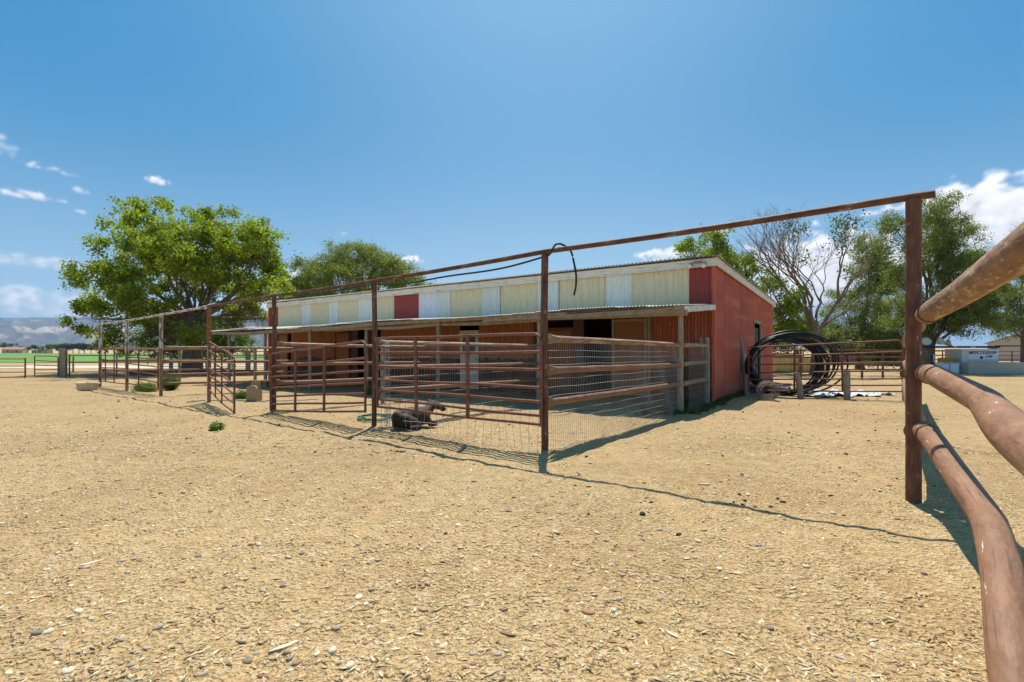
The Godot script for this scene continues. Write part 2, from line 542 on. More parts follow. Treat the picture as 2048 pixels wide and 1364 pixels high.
# ---------- the setting ----------
func make_ground() -> void:
	ng.seed = 21
	ng.frequency = 0.45
	nf.seed = 22
	nf.frequency = 1.7
	nh.seed = 23
	nh.frequency = 3.6
	var mb := MB.new()
	var uv2 := PackedVector2Array()
	var na := 640
	var radii := [0.0]
	var r := 0.25
	while r < 14000.0:
		radii.append(r)
		r *= 1.026 if r < 22.0 else 1.05 if r < 60.0 else 1.16
	for i in radii.size():
		for j in na + 1:
			var an := TAU * j / na
			var x: float = sin(an) * radii[i]
			var z: float = -cos(an) * radii[i]
			var y := gh(x, z)
			var e := maxf(0.02, float(radii[i]) * 0.012)
			var nn := Vector3(gh(x - e, z) - gh(x + e, z), 2.0 * e, gh(x, z - e) - gh(x, z + e)).normalized()
			mb.pt(Vector3(x, y, z), nn, Vector2(x, z) / 2.3)
			uv2.append(Vector2(x, z) / 19.0)
	for i in radii.size() - 1:
		for j in na:
			var a := i * (na + 1) + j
			var b := a + na + 1
			if i > 0:
				mb.ix.append_array([a, b, b + 1, a, b + 1, a + 1])
			else:
				mb.ix.append_array([a, b, b + 1])
	var arr := []
	arr.resize(Mesh.ARRAY_MAX)
	arr[Mesh.ARRAY_VERTEX] = mb.v
	arr[Mesh.ARRAY_NORMAL] = mb.n
	arr[Mesh.ARRAY_TEX_UV] = mb.t
	arr[Mesh.ARRAY_TEX_UV2] = uv2
	arr[Mesh.ARRAY_INDEX] = mb.ix
	var m := ArrayMesh.new()
	m.add_surface_from_arrays(Mesh.PRIMITIVE_TRIANGLES, arr)
	var o := MeshInstance3D.new()
	o.name = "ground"
	o.mesh = m
	o.material_override = M.dirt
	o.set_meta("kind", "structure")
	add_child(o)

# a sheet laid over the ground between distances d0..d1 and across x0..x1 at the near edge (widening by k per metre)
func sheet(called: String, d0: float, d1: float, x0: float, x1: float, k0: float, k1: float, lift: float, m: Material, nd: int, nx: int) -> void:
	var mb := MB.new()
	for i in nd + 1:
		var d := d0 * pow(d1 / d0, float(i) / nd)
		for j in nx + 1:
			var x := lerpf(x0 + (d - d0) * k0, x1 + (d - d0) * k1, float(j) / nx)
			mb.pt(Vector3(x, gh(x, -d) + lift, -d), Vector3.UP, Vector2(x, d))
	for i in nd:
		for j in nx:
			var a := i * (nx + 1) + j
			mb.tri(a, a + 1, a + nx + 2)
			mb.tri(a, a + nx + 2, a + nx + 1)
	structure(called, mb, m)

func make_mesa() -> void:
	var f := noise(61, 0.0011, 6)
	var g := noise(62, 0.0035, 5)
	var cliff := noise(63, 0.0016, 3)
	var mb := MB.new()
	var nu := 520
	var nv := 110
	for j in nv + 1:
		var v := float(j) / nv
		for i in nu + 1:
			var d := lerpf(3000.0, 9000.0, v)
			var x := lerpf(-2.3, 0.3, float(i) / nu) * d
			var z := -d
			var e := clampf((d - 3200.0 + f.get_noise_2d(x, z) * 700.0 + g.get_noise_2d(x, z) * 330.0) / 3700.0, 0.0, 1.0)
			var steps := [[0.0, 0.0], [0.18, 0.10], [0.3, 0.26], [0.42, 0.32], [0.50, 0.50], [0.66, 0.58], [0.74, 0.82], [0.88, 0.93], [1.0, 1.0]]
			var h := 0.0
			for s in steps.size() - 1:
				if e >= steps[s][0]:
					h = lerpf(steps[s][1], steps[s + 1][1], (e - steps[s][0]) / (steps[s + 1][0] - steps[s][0]))
			var y := gh(x, z) * (1.0 - h) + h * 500.0 * (1.0 - 0.35 * smoothstep(-0.5, 0.3, x / d)) + g.get_noise_2d(x * 2.0, z * 2.0) * 16.0 * h * (1.0 - h) * 4.0
			var tone := g.get_noise_2d(x * 3.0, z * 3.0)
			var c := C(0.045, 0.05, 0.035).lerp(C(0.12, 0.10, 0.07), clampf(0.4 + tone * 1.4, 0, 1))
			var band := smoothstep(0.40, 0.46, e) * (1.0 - smoothstep(0.49, 0.55, e)) + 0.7 * smoothstep(0.19, 0.22, e) * (1.0 - smoothstep(0.29, 0.34, e)) + 0.5 * smoothstep(0.68, 0.70, e) * (1.0 - smoothstep(0.72, 0.76, e))
			band *= smoothstep(0.0, 0.25, cliff.get_noise_2d(x, z) + tone * 0.35)
			c = c.lerp(C(0.46, 0.33, 0.23), clampf(band * 1.1, 0, 0.9))
			mb.col = c
			mb.pt(Vector3(x, y - 3.0, z), Vector3.UP, Vector2(x, z))
	for j in nv:
		for i in nu:
			var a := j * (nu + 1) + i
			mb.ix.append_array([a, a + nu + 1, a + nu + 2, a, a + nu + 2, a + 1])
	for j in nv + 1:
		for i in nu + 1:
			var a := j * (nu + 1) + i
			var l := a - 1 if i > 0 else a
			var r := a + 1 if i < nu else a
			var b := a - nu - 1 if j > 0 else a
			var t := a + nu + 1 if j < nv else a
			var nn := (mb.v[r] - mb.v[l]).cross(mb.v[t] - mb.v[b]).normalized()
			mb.n[a] = nn if nn.y > 0.0 else -nn
	structure("mesa_hills", mb, M.mesa)

func make_litter() -> void:
	var cols := [C(0.60, 0.45, 0.26), C(0.68, 0.54, 0.34), C(0.50, 0.35, 0.18), C(0.42, 0.28, 0.13), C(0.42, 0.34, 0.25), C(0.30, 0.24, 0.175), C(0.70, 0.58, 0.40), C(0.17, 0.11, 0.06), C(0.42, 0.23, 0.13)]
	var patch := noise(71, 0.28, 3)
	# gravel and straw close by, thinning out with distance
	for pass_k in 2:
		var mb := MB.new()
		var count := 62000 if pass_k == 0 else 46000
		var made := 0
		while made < count:
			var d: float
			if pass_k == 0:
				d = 1.4 + 6.6 * pow(R(0, 1), 1.25)
			else:
				d = 6.0 + 15.0 * pow(R(0, 1), 1.2)
			var x := R(-1.15, 1.25) * d + R(-0.3, 0.3)
			made += 1
			var p := patch.get_noise_2d(x, d) * 1.5 + patch.get_noise_2d(x * 0.25 + 40.0, d * 0.25) * 1.0 + (0.16 if x < d * 0.15 else -0.12)
			if R(-0.75, 0.3) > p:
				continue
			var chip := rng.randf() < (0.55 if pass_k == 0 else 0.65)
			var s := (0.0032 + 0.009 * pow(R(0, 1), 2.8)) * (1.0 if pass_k == 0 else 1.7)
			var c: Color = cols[[0, 0, 1, 2, 3, 3][rng.randi() % 6]] if chip else cols[[2, 3, 3, 4, 5, 6, 7, 8, 4, 3][rng.randi() % 10]]
			if rng.randf() < 0.035:
				c = cols[7]
			mb.col = c * R(0.8, 1.12)
			mb.col.a = 1.0
			var an := R(0, TAU)
			var o := onground(x, d)
			var ax := Vector3(cos(an), R(-0.15, 0.15), sin(an))
			var az := Vector3(-sin(an), R(-0.3, 0.3), cos(an))
			if chip:
				mb.bit(o + Vector3(0, 0.001, 0), ax * s * R(1.4, 3.4), Vector3(R(-0.3, 0.3), 1, R(-0.3, 0.3)) * s * R(0.3, 0.7), az * s * R(0.4, 0.9))
			else:
				mb.bit(o - Vector3(0, s * 0.12, 0), ax * s * R(0.9, 1.4), Vector3(0, 1, 0) * s * R(0.6, 0.95), az * s * R(0.7, 1.1))
		var q := part(self, "gravel_litter" if pass_k == 0 else "straw_litter", mb, M.litter)
		stuff(q, "loose gravel and pale wood chips over the near dirt" if pass_k == 0 else "finer straw and chips strewn over the dirt farther off", "gravel")
	# larger rounded stones
	var st := MB.new()
	for i in 420:
		var d := 1.7 + 5.0 * R(0, 1) * R(0.3, 1)
		var x := R(-1.1, 0.85) * d
		if rng.randf() < 0.5 and x > 0.1 * d:
			continue
		var s := R(0.008, 0.02) * (1.3 if rng.randf() < 0.08 else 1.0)
		st.col = cols[[4, 5, 4, 6, 6, 3, 8, 2][rng.randi() % 8]] * R(0.75, 1.1)
		st.col.a = 1.0
		pebble(st, onground(x, d, s * 0.1), Vector3(s * R(0.9, 1.5), s * R(0.45, 0.75), s * R(0.7, 1.1)), R(0, TAU))
	stuff(part(self, "pebbles", st, M.litter), "rounded grey and tan pebbles lying among the gravel", "pebbles")
	# big splinters of chipped wood
	var ch := MB.new()
	for i in 420:
		var d := 1.5 + 7.0 * R(0, 1)
		var x := R(-1.1, 1.0) * d
		if x > 0.1 * d and rng.randf() < 0.65:
			continue
		var l := R(0.018, 0.05) * (1.6 if rng.randf() < 0.1 else 1.0)
		ch.col = C(0.62, 0.49, 0.31) * R(0.75, 1.1)
		ch.col.a = 1.0
		var b := Basis(Vector3.UP, R(0, TAU)) * Basis(Vector3.RIGHT, R(-0.2, 0.2)) * Basis(Vector3.FORWARD, R(-0.25, 0.25))
		splinter(ch, onground(x, d, 0.001), Vector3(l * R(0.16, 0.4), R(0.004, 0.008), l), b)
	stuff(part(self, "wood_chips", ch, M.litter), "pale splintered wood chips scattered across the yard", "wood chips")

func splinter(mb: MB, o: Vector3, s: Vector3, b: Basis) -> void:
	var top := []
	var n := 7
	for i in n:
		var a := TAU * i / n + R(-0.25, 0.25)
		top.append(o + b * Vector3(cos(a) * s.x * 0.5 * R(0.7, 1.1), s.y * R(0.7, 1.2), sin(a) * s.z * 0.5 * R(0.8, 1.1)))
	var c := mb.pt(o + b * Vector3(0, s.y, 0), b.y, Vector2.ZERO)
	for i in n:
		mb.pt(top[i], b.y, Vector2.ZERO)
	for i in n:
		mb.tri(c, c + 1 + i, c + 1 + (i + 1) % n)
	for i in n:
		var p: Vector3 = top[i]
		var q: Vector3 = top[(i + 1) % n]
		var nn := ((p + q) * 0.5 - o)
		nn.y = 0.0
		nn = nn.normalized()
		mb.quad(p, q, q - Vector3(0, 0.03, 0), p - Vector3(0, 0.03, 0), nn, Vector2.ZERO, Vector2.ZERO, Vector2.ZERO, Vector2.ZERO)

func pebble(mb: MB, o: Vector3, s: Vector3, turn: float) -> void:
	var b := Basis(Vector3.UP, turn)
	var i0 := mb.v.size()
	var nl := 4
	var nn := 8
	for i in nl + 1:
		var el := lerpf(-0.5, PI * 0.5, float(i) / nl)
		for j in nn:
			var a := TAU * j / nn
			var p := Vector3(cos(el) * cos(a), sin(el), cos(el) * sin(a))
			var k := 1.0 + 0.14 * sin(a * 2.0 + turn * 3.0) + 0.08 * cos(a * 3.0 + turn)
			mb.pt(o + b * (p * s * k), (b * (p / s)).normalized(), Vector2.ZERO)
	for i in nl:
		for j in nn:
			var a := i0 + i * nn + j
			var a2 := i0 + i * nn + (j + 1) % nn
			mb.tri(a, a2, a2 + nn)
			mb.tri(a, a2 + nn, a + nn)

# ---------- the barn: x along the front wall, z into the building, origin at the near corner ----------
func corr(mb: MB, x0: float, x1: float, y0: float, y1: float, z: float, pitch := 0.082, amp := 0.011) -> void:
	var steps := maxi(2, int((x1 - x0) / pitch * 6.0))
	var i0 := mb.v.size()
	for i in steps + 1:
		var x := lerpf(x0, x1, float(i) / steps)
		var ph := x / pitch * TAU
		var nn := Vector3(amp * TAU / pitch * cos(ph), 0, -1).normalized()
		mb.pt(Vector3(x, y0, z - amp * sin(ph)), Vector3(-nn.x, 0, nn.z), Vector2(x, y0))
		mb.pt(Vector3(x, y1, z - amp * sin(ph)), Vector3(-nn.x, 0, nn.z), Vector2(x, y1))
	for i in steps:
		var a := i0 + i * 2
		mb.tri(a, a + 2, a + 3)
		mb.tri(a, a + 3, a + 1)

# corrugated sheet between two edges: ribs run from (z0,y0) to (z1,y1)
func corr_roof(mb: MB, x0: float, x1: float, z0: float, yy0: float, z1: float, yy1: float, pitch := 0.08, amp := 0.011) -> void:
	var steps := maxi(2, int((x1 - x0) / pitch * 6.0))
	var i0 := mb.v.size()
	var up := Vector3(0, absf(z1 - z0), -(yy1 - yy0) * signf(z1 - z0)).normalized()
	for i in steps + 1:
		var x := lerpf(x0, x1, float(i) / steps)
		var ph := x / pitch * TAU
		var s := amp * sin(ph)
		var nn := (up + Vector3(-amp * TAU / pitch * cos(ph), 0, 0)).normalized()
		mb.pt(Vector3(x, yy0 + s, z0), nn, Vector2(x, z0))
		mb.pt(Vector3(x, yy1 + s, z1), nn, Vector2(x, z1))
	for i in steps:
		var a := i0 + i * 2
		mb.tri(a, a + 2, a + 3)
		mb.tri(a, a + 3, a + 1)

func make_barn() -> void:
	var L := 19.94
	var D := 11.8
	var b := thing("barn", "long low red barn with cream and pale panels over a lean-to awning", "barn", Vector3(5.06, 0, -12.6), 0)
	b.transform.basis = Basis(Vector3(-0.829, 0, -0.559).normalized(), Vector3.UP, Vector3(0.559, 0, -0.829).normalized())
	var mb: MB
	# upper row of sheets
	var ups := [[0.02, 0.58, "red_metal"], [0.58, 2.11, "cream_metal"], [2.11, 2.88, "pale_metal"], [2.88, 4.40, "cream_metal"], [4.40, 5.13, "pale_metal"], [5.13, 6.57, "cream_metal"], [6.57, 7.31, "pale_metal"], [7.31, 8.69, "cream_metal"],
		[8.69, 9.23, "pale_metal"], [9.23, 10.21, "white_metal"], [10.21, 11.52, "red_metal"], [11.52, 12.62, "cream_metal"], [12.62, 13.55, "pale_metal"], [13.55, 14.85, "cream_metal"], [14.85, 15.49, "pale_metal"], [15.49, 16.76, "cream_metal"], [16.76, 17.42, "pale_metal"], [17.42, 19.27, "cream_metal"], [19.27, L, "red_metal"]]
	for q in ups:
		mb = MB.new()
		mb.uo = Vector2(R(0, 9), R(0, 9))
		var t := R(0.94, 1.0)
		mb.col = Color(t, t, t * R(0.97, 1.0))
		var flat: bool = q[2] in ["pale_metal", "white_metal"]
		corr(mb, q[0], q[1], 2.36, 3.5, R(-0.012, 0.0) - (0.012 if flat else 0.0), 0.066 if flat else 0.108, 0.005 if flat else 0.016)
		part(b, "wall_sheet", mb, M[q[2]])
	# lower wall: [from, to, kind]
	var low := [[0.02, 1.57, "red"], [3.58, 3.92, "plank"], [4.86, 5.3, "plank"], [5.3, 7.42, "brown"], [8.26, 12.25, "brown"], [12.9, 13.1, "plank"], [13.64, 14.05, "plank"], [15.02, 18.27, "brown"], [19.27, L, "red"]]
	for q in low:
		var x0: float = q[0]
		var x1: float = q[1]
		if q[2] == "plank":
			mb = MB.new()
			mb.uo = Vector2(R(0, 9), R(0, 9))
			mb.box(Vector3((x0 + x1) * 0.5, 1.15, 0.02), Vector3(x1 - x0, 2.46, 0.05))
			part(b, "board", mb, M.plank)
			continue
		var x := x0
		while x < x1 - 0.01:
			var xe := minf(x + 0.86, x1)
			if x1 - xe < 0.3:
				xe = x1
			mb = MB.new()
			mb.uo = Vector2(R(0, 9), R(0, 9))
			var t := R(0.86, 1.0)
			mb.col = Color(t, t, t)
			corr(mb, x, xe, 0.0, 2.42, R(-0.008, 0.0))
			part(b, "wall_sheet", mb, M.red_sheet if q[2] == "red" else M.brown_metal)
			x = xe
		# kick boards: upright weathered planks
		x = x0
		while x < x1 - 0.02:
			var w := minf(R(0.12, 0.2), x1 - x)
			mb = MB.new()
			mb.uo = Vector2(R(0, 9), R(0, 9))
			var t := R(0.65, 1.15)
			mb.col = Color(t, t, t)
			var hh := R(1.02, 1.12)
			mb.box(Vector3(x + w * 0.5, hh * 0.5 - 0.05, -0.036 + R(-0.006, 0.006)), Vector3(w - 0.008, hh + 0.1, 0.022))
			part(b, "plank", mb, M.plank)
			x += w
	# header over the openings, door leaves, trims
	for q in [[1.6, 5.3], [7.42, 8.26], [12.25, 15.02], [18.27, 19.27]]:
		mb = MB.new()
		mb.box(Vector3((q[0] + q[1]) * 0.5, 2.34, 0.005), Vector3(q[1] - q[0], 0.2, 0.06))
		part(b, "header_board", mb, M.plank)
	for q in [[1.66, 2.68, 0.08, 2.2, -0.06, "osb"], [3.92, 4.86, 0.05, 2.02, 0.03, "osb"], [14.05, 15.02, 0.05, 2.16, -0.04, "osb"], [18.42, 19.27, 0.05, 2.2, -0.02, "osb"], [12.72, 12.9, 0.05, 2.2, 0.03, "osb"]]:
		mb = MB.new()
		mb.uo = Vector2(R(0, 9), R(0, 9))
		mb.box(Vector3((q[0] + q[1]) * 0.5, (q[2] + q[3]) * 0.5, q[4]), Vector3(q[1] - q[0] - 0.01, q[3] - q[2], 0.035))
		var o := part(b, "stall_door", mb, M[q[5]])
		var fm := MB.new()
		var zz: float = q[4] - 0.03
		for xx: float in [q[0] + 0.04, q[1] - 0.05]:
			fm.box(Vector3(xx, (q[2] + q[3]) * 0.5, zz), Vector3(0.07, q[3] - q[2], 0.024))
		for y2: float in [q[2] + 0.05, q[3] - 0.05]:
			fm.box(Vector3((q[0] + q[1]) * 0.5, y2, zz - 0.003), Vector3(q[1] - q[0] - 0.15, 0.07, 0.024))
		part(o, "door_frame", fm, M.wood if q[0] < 2.0 else M.plank)
	mb = MB.new()
	mb.box(Vector3(1.615, 1.15, -0.05), Vector3(0.075, 2.3, 0.05))
	part(b, "trim_board", mb, M.wood)
	# white half-glazed door
	mb = MB.new()
	mb.box(Vector3(7.84, 0.66, 0.0), Vector3(0.80, 1.2, 0.05))
	var dr := part(b, "white_door", mb, M.white_paint, "white half-glazed door in the brown wall")
	mb = MB.new()
	mb.box(Vector3(7.50, 1.63, -0.01), Vector3(0.13, 0.74, 0.06))
	mb.box(Vector3(8.18, 1.63, -0.01), Vector3(0.13, 0.74, 0.06))
	mb.box(Vector3(7.84, 1.98, -0.013), Vector3(0.82, 0.1, 0.06))
	part(dr, "door_frame", mb, M.white_paint)
	mb = MB.new()
	mb.box(Vector3(7.84, 1.58, 0.0), Vector3(0.56, 0.7, 0.012))
	part(dr, "pane", mb, M.glass)
	mb = MB.new()
	mb.tube([Vector3(7.52, 1.05, -0.03), Vector3(7.52, 1.05, -0.09)], 0.028, 10)
	part(dr, "door_knob", mb, M.steel)
	# end wall: grooved red siding in sheets, with a doorway
	var s := 0.0
	while s < D - 0.05:
		var e := minf(s + 1.22, D)
		if D - e < 0.4:
			e = D
		mb = MB.new()
		mb.uo = Vector2(R(0, 9), R(0, 9))
		var tn := R(0.9, 1.04)
		mb.col = Color(tn, tn, tn)
		var x := s
		var off := R(-0.005, 0.005)
		while x < e - 0.005:
			var xe := minf(x + 0.1, e)
			var lo := 0.0
			if x > 6.3 and x < 7.85:
				lo = 2.36
			var yt := 3.5 - x * 0.008
			var sh := tn * R(0.93, 1.05)
			mb.col = Color(sh, sh, sh)
			mb.box(Vector3(-0.018 + off, (lo + yt) * 0.5, (x + xe) * 0.5), Vector3(0.03, yt - lo, xe - x - 0.024))
			mb.box(Vector3(0.004 + off, (lo + yt) * 0.5, (x + xe) * 0.5), Vector3(0.012, yt - lo, xe - x))
			x = xe
		part(b, "siding_sheet", mb, M.siding)
		s = e
	mb = MB.new()
	mb.box(Vector3(-0.03, 1.2, 6.27), Vector3(0.05, 2.4, 0.09))
	mb.box(Vector3(-0.03, 1.2, 7.93), Vector3(0.05, 2.4, 0.09))
	mb.box(Vector3(-0.033, 2.42, 7.1), Vector3(0.05, 0.1, 1.75))
	part(b, "door_frame", mb, M.grey_wood)
	mb = MB.new()
	for k in 5:
		mb.box(Vector3(0.14 + k * 0.19, 1.14, 7.87), Vector3(0.18, 2.2, 0.03))
	part(b, "open_door", mb, M.grey_wood)
	# unseen faces close the building: back wall, far end wall, floor slab
	mb = MB.new()
	mb.box(Vector3(L * 0.5, 1.68, D + 0.06), Vector3(L + 0.04, 3.4, 0.08))
	part(b, "back_wall", mb, M.brown_metal)
	mb = MB.new()
	mb.box(Vector3(L + 0.03, 1.72, D * 0.5), Vector3(0.08, 3.5, D))
	part(b, "far_end_wall", mb, M.siding)
	# stall partitions seen as dark depth through the openings
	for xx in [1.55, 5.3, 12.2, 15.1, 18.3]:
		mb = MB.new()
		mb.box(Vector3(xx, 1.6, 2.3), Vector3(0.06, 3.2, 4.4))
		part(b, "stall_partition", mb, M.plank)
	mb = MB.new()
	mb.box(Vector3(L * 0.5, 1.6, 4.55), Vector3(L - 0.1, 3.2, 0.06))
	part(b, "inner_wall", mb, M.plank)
	# corner trims
	mb = MB.new()
	mb.box(Vector3(-0.03, 1.75, -0.03), Vector3(0.08, 3.5, 0.09))
	part(b, "corner_trim", mb, M.siding)
	mb = MB.new()
	mb.box(Vector3(L + 0.02, 1.75, -0.03), Vector3(0.1, 3.5, 0.1))
	part(b, "corner_trim", mb, M.siding)
	# fascia boards
	var fx := -0.1
	for l: float in [4.1, 4.2, 4.0, 4.2, 3.68]:
		mb = MB.new()
		mb.uo = Vector2(R(0, 9), R(0, 9))
		mb.box(Vector3(fx + l * 0.5, 3.535 + R(-0.008, 0.008), -0.10 + R(-0.004, 0.004)), Vector3(l - 0.008, 0.2, 0.04))
		part(b, "fascia_board", mb, M.white_board)
		fx += l
	fx = -0.118
	for l: float in [4.9, 3.6, 3.45]:
		mb = MB.new()
		mb.uo = Vector2(R(0, 9), R(0, 9))
		mb.bar(Vector3(-0.10, 3.54 - fx * 0.008, fx), Vector3(-0.10, 3.54 - (fx + l) * 0.008, fx + l - 0.008), 0.2, 0.04)
		part(b, "fascia_board", mb, M.white_board)
		fx += l
	# roof sheets
	var rx := -0.16
	while rx < L + 0.1:
		mb = MB.new()
		mb.uo = Vector2(R(0, 9), R(0, 9))
		var t := R(0.75, 1.0)
		mb.col = Color(t, t * 0.98, t * 0.95)
		corr_roof(mb, rx, minf(rx + 0.98, L + 0.16), -0.26 + R(-0.02, 0.02), 3.672 + R(0, 0.01), D + 0.15, 3.57, 0.11, 0.018)
		part(b, "roof_sheet", mb, M.roof_metal)
		rx += 0.96
	for z2: float in [-0.06, 3.0, 6.0, 9.0, 11.7]:
		mb = MB.new()
		mb.box(Vector3(L * 0.5, 3.60 - z2 * 0.008, z2), Vector3(L, 0.07, 0.09))
		part(b, "purlin", mb, M.plank)
	# lean-to awning
	var AX := [0.0, 3.38, 6.66, 9.67, 12.61, 15.41, 18.07]
	var AZ := -2.95
	rx = -0.04
	var k2 := 0
	while rx < 19.2:
		mb = MB.new()
		mb.uo = Vector2(R(0, 9), R(0, 9))
		var t := R(0.8, 1.06)
		mb.col = Color(t, t * 0.99, t * 0.97)
		var sag := 0.03 * sin(rx * 0.9) + (-0.05 if rx > 12.5 and rx < 16.0 else 0.0)
		corr_roof(mb, rx, minf(rx + 0.70, 19.3), -0.02, 2.475, AZ - 0.13 - R(0, 0.06), 2.205 + sag + R(0, 0.008), 0.074, 0.011)
		part(b, "awning_sheet", mb, M.awning_metal)
		rx += 0.68
		k2 += 1
	for i in AX.size():
		mb = MB.new()
		mb.uo = Vector2(R(0, 9), R(0, 9))
		var px: float = AX[i] + 0.02
		var wob := R(-0.03, 0.03)
		mb.tube([Vector3(px, -0.2, AZ + 0.12), Vector3(px + wob, 0.7, AZ + 0.13), Vector3(px - wob, 1.5, AZ + 0.11), Vector3(px, 2.1, AZ + 0.12)], [0.066, 0.06, 0.056, 0.052], 10)
		part(b, "awning_post", mb, M.wood)
	# log beams on the posts, fascia boards before them
	for i in AX.size() - 1:
		mb = MB.new()
		mb.uo = Vector2(R(0, 9), R(0, 9))
		var a := Vector3(float(AX[i]) - 0.12, 2.075 + R(-0.02, 0.02), AZ + 0.11 + (0.03 if i % 2 else -0.03))
		var c := Vector3(float(AX[i + 1]) + 0.2, 2.075 + R(-0.03, 0.02), AZ + 0.11 + (0.03 if i % 2 else -0.03))
		mb.tube([a, (a + c) * 0.5 - Vector3(0, R(0.01, 0.05), 0), c], [0.07, 0.062, 0.055], 9)
		part(b, "log_beam", mb, M.wood)
	for q in [[0.05, 2.6, 2.11, 2.09], [2.55, 5.0, 2.13, 2.10], [3.2, 9.2, 2.165, 2.135], [9.1, 12.2, 2.14, 2.05], [11.2, 13.4, 2.10, 2.14], [13.3, 16.2, 2.12, 2.02], [16.1, 19.1, 2.03, 2.10]]:
		mb = MB.new()
		mb.uo = Vector2(R(0, 9), R(0, 9))
		var t := R(0.95, 1.25)
		mb.col = Color(t, t, t)
		var zz := AZ - 0.03 - R(0, 0.035)
		mb.bar(Vector3(q[0], q[2], zz), Vector3(q[1], q[3], zz), R(0.09, 0.13), 0.03)
		part(b, "awning_board", mb, M.wood)
	mb = MB.new()
	mb.bar(Vector3(-0.06, 2.40, -0.02), Vector3(-0.06, 2.125, AZ), 0.13, 0.035)
	part(b, "rake_board", mb, M.white_board)
	mb = MB.new()
	mb.box(Vector3(0.0, 2.12, AZ - 0.02), Vector3(0.16, 0.15, 0.12))
	part(b, "beam_end", mb, M.wood)
	for i in 14:
		mb = MB.new()
		mb.uo = Vector2(R(0, 9), R(0, 9))
		var px := 0.5 + i * 1.4
		mb.bar(Vector3(px, 2.40, -0.05), Vector3(px + R(-0.1, 0.1), 2.13, AZ + 0.05), 0.1, 0.05)
		part(b, "rafter", mb, M.wood)
	# twin flood lamp on the front fascia by the corner
	for q in [[0.50, 3.475], [0.16, 3.46]]:
		mb = MB.new()
		var cc := Vector3(q[0], q[1], -0.20)
		mb.tube([cc + Vector3(0, 0.03, 0.1), cc + Vector3(0, 0.01, 0.04), cc, cc + Vector3(0, -0.03, -0.07)], [0.02, 0.04, 0.06, 0.062], 14)
		var o := part(b, "flood_lamp", mb, M.steel)
		mb = MB.new()
		mb.tube([cc + Vector3(0, -0.028, -0.066), cc + Vector3(0, -0.034, -0.08)], 0.054, 14)
		part(o, "lens", mb, M.lens)
	mb = MB.new()
	mb.box(Vector3(0.33, 3.55, -0.14), Vector3(0.2, 0.06, 0.04))
	mb.tube([Vector3(0.33, 3.55, -0.16), Vector3(0.45, 3.54, -0.17), Vector3(0.5, 3.5, -0.12)], 0.012, 6)
	mb.tube([Vector3(0.33, 3.55, -0.16), Vector3(0.22, 3.53, -0.17), Vector3(0.16, 3.49, -0.12)], 0.012, 6)
	part(b, "lamp_bracket", mb, M.steel)

# ---------- fences and gates ----------
var POST := [[3.172, 3.95], [0.406, 6.156], [-2.293, 8.308], [-4.971, 10.444], [-7.599, 12.54], [-10.334, 14.721], [-12.928, 16.789], [-15.572, 18.898]]
var AWN := []      # foot of each awning post (x, d)

func rail_y(i: int) -> float:
	return [2.45, 2.475, 2.43, 2.445, 2.43, 2.39, 2.36, 2.37][i]

func make_overhead() -> void:
	var t := thing("overhead_pipe_frame", "tall rusty pipe frame whose top rail spans all the pens and gates", "pipe frame")
	for i in POST.size():
		var mb := MB.new()
		mb.uo = Vector2(R(0, 5), R(0, 5))
		var x: float = POST[i][0]
		var d: float = POST[i][1]
		var y := rail_y(i)
		var r: float = [0.052, 0.044, 0.041, 0.043, 0.046, 0.046, 0.048, 0.048][i]
		var lean := R(-0.02, 0.02) if i > 0 else 0.0
		mb.tube([P(x, d, -0.4), P(x + lean * 0.4, d, 0.9), P(x + lean, d, 1.7), P(x, d, y - 0.022)], r, 18)
		var o := part(t, "post", mb, M.rust_pipe if i < 4 else M.worn_pipe)
		if i >= 4:
			var pc := MB.new()
			pc.uo = Vector2(R(0, 5), R(0, 5))
			var y0: float = [1.52, 1.30, 1.30, 0.95][i - 4]
			pc.tube([P(x + lean * 0.8, d, y0), P(x + lean, d, 1.7), P(x, d, y - 0.025)], r + 0.003, 18, false)
			part(o, "paint_coat", pc, M.orange_rust if i == 4 else M.white_rust)
	var ends := [[3.275, 3.868, 2.4485]]
	for i in POST.size():
		ends.append([POST[i][0], POST[i][1], rail_y(i)])
	var pts := []
	for k in ends.size() - 1:
		for s in 5:
			var f := s / 5.0
			var sag := (-0.012 * sin(f * PI) + R(-0.003, 0.003)) if k > 0 else 0.0
			pts.append(P(lerpf(ends[k][0], ends[k + 1][0], f), lerpf(ends[k][1], ends[k + 1][1], f), lerpf(ends[k][2], ends[k + 1][2], f) + sag))
	pts.append(P(POST[7][0] - 0.12, POST[7][1] + 0.1, rail_y(7)))
	# split into the long brown run and the painted far run
	var mb := MB.new()
	mb.tube(pts.slice(0, 26), 0.03, 16)
	part(t, "top_rail", mb, M.rust_pipe)
	mb = MB.new()
	mb.tube(pts.slice(25), 0.031, 16)
	part(t, "top_rail", mb, M.white_rust, "white painted far end of the rail, streaked with rust")

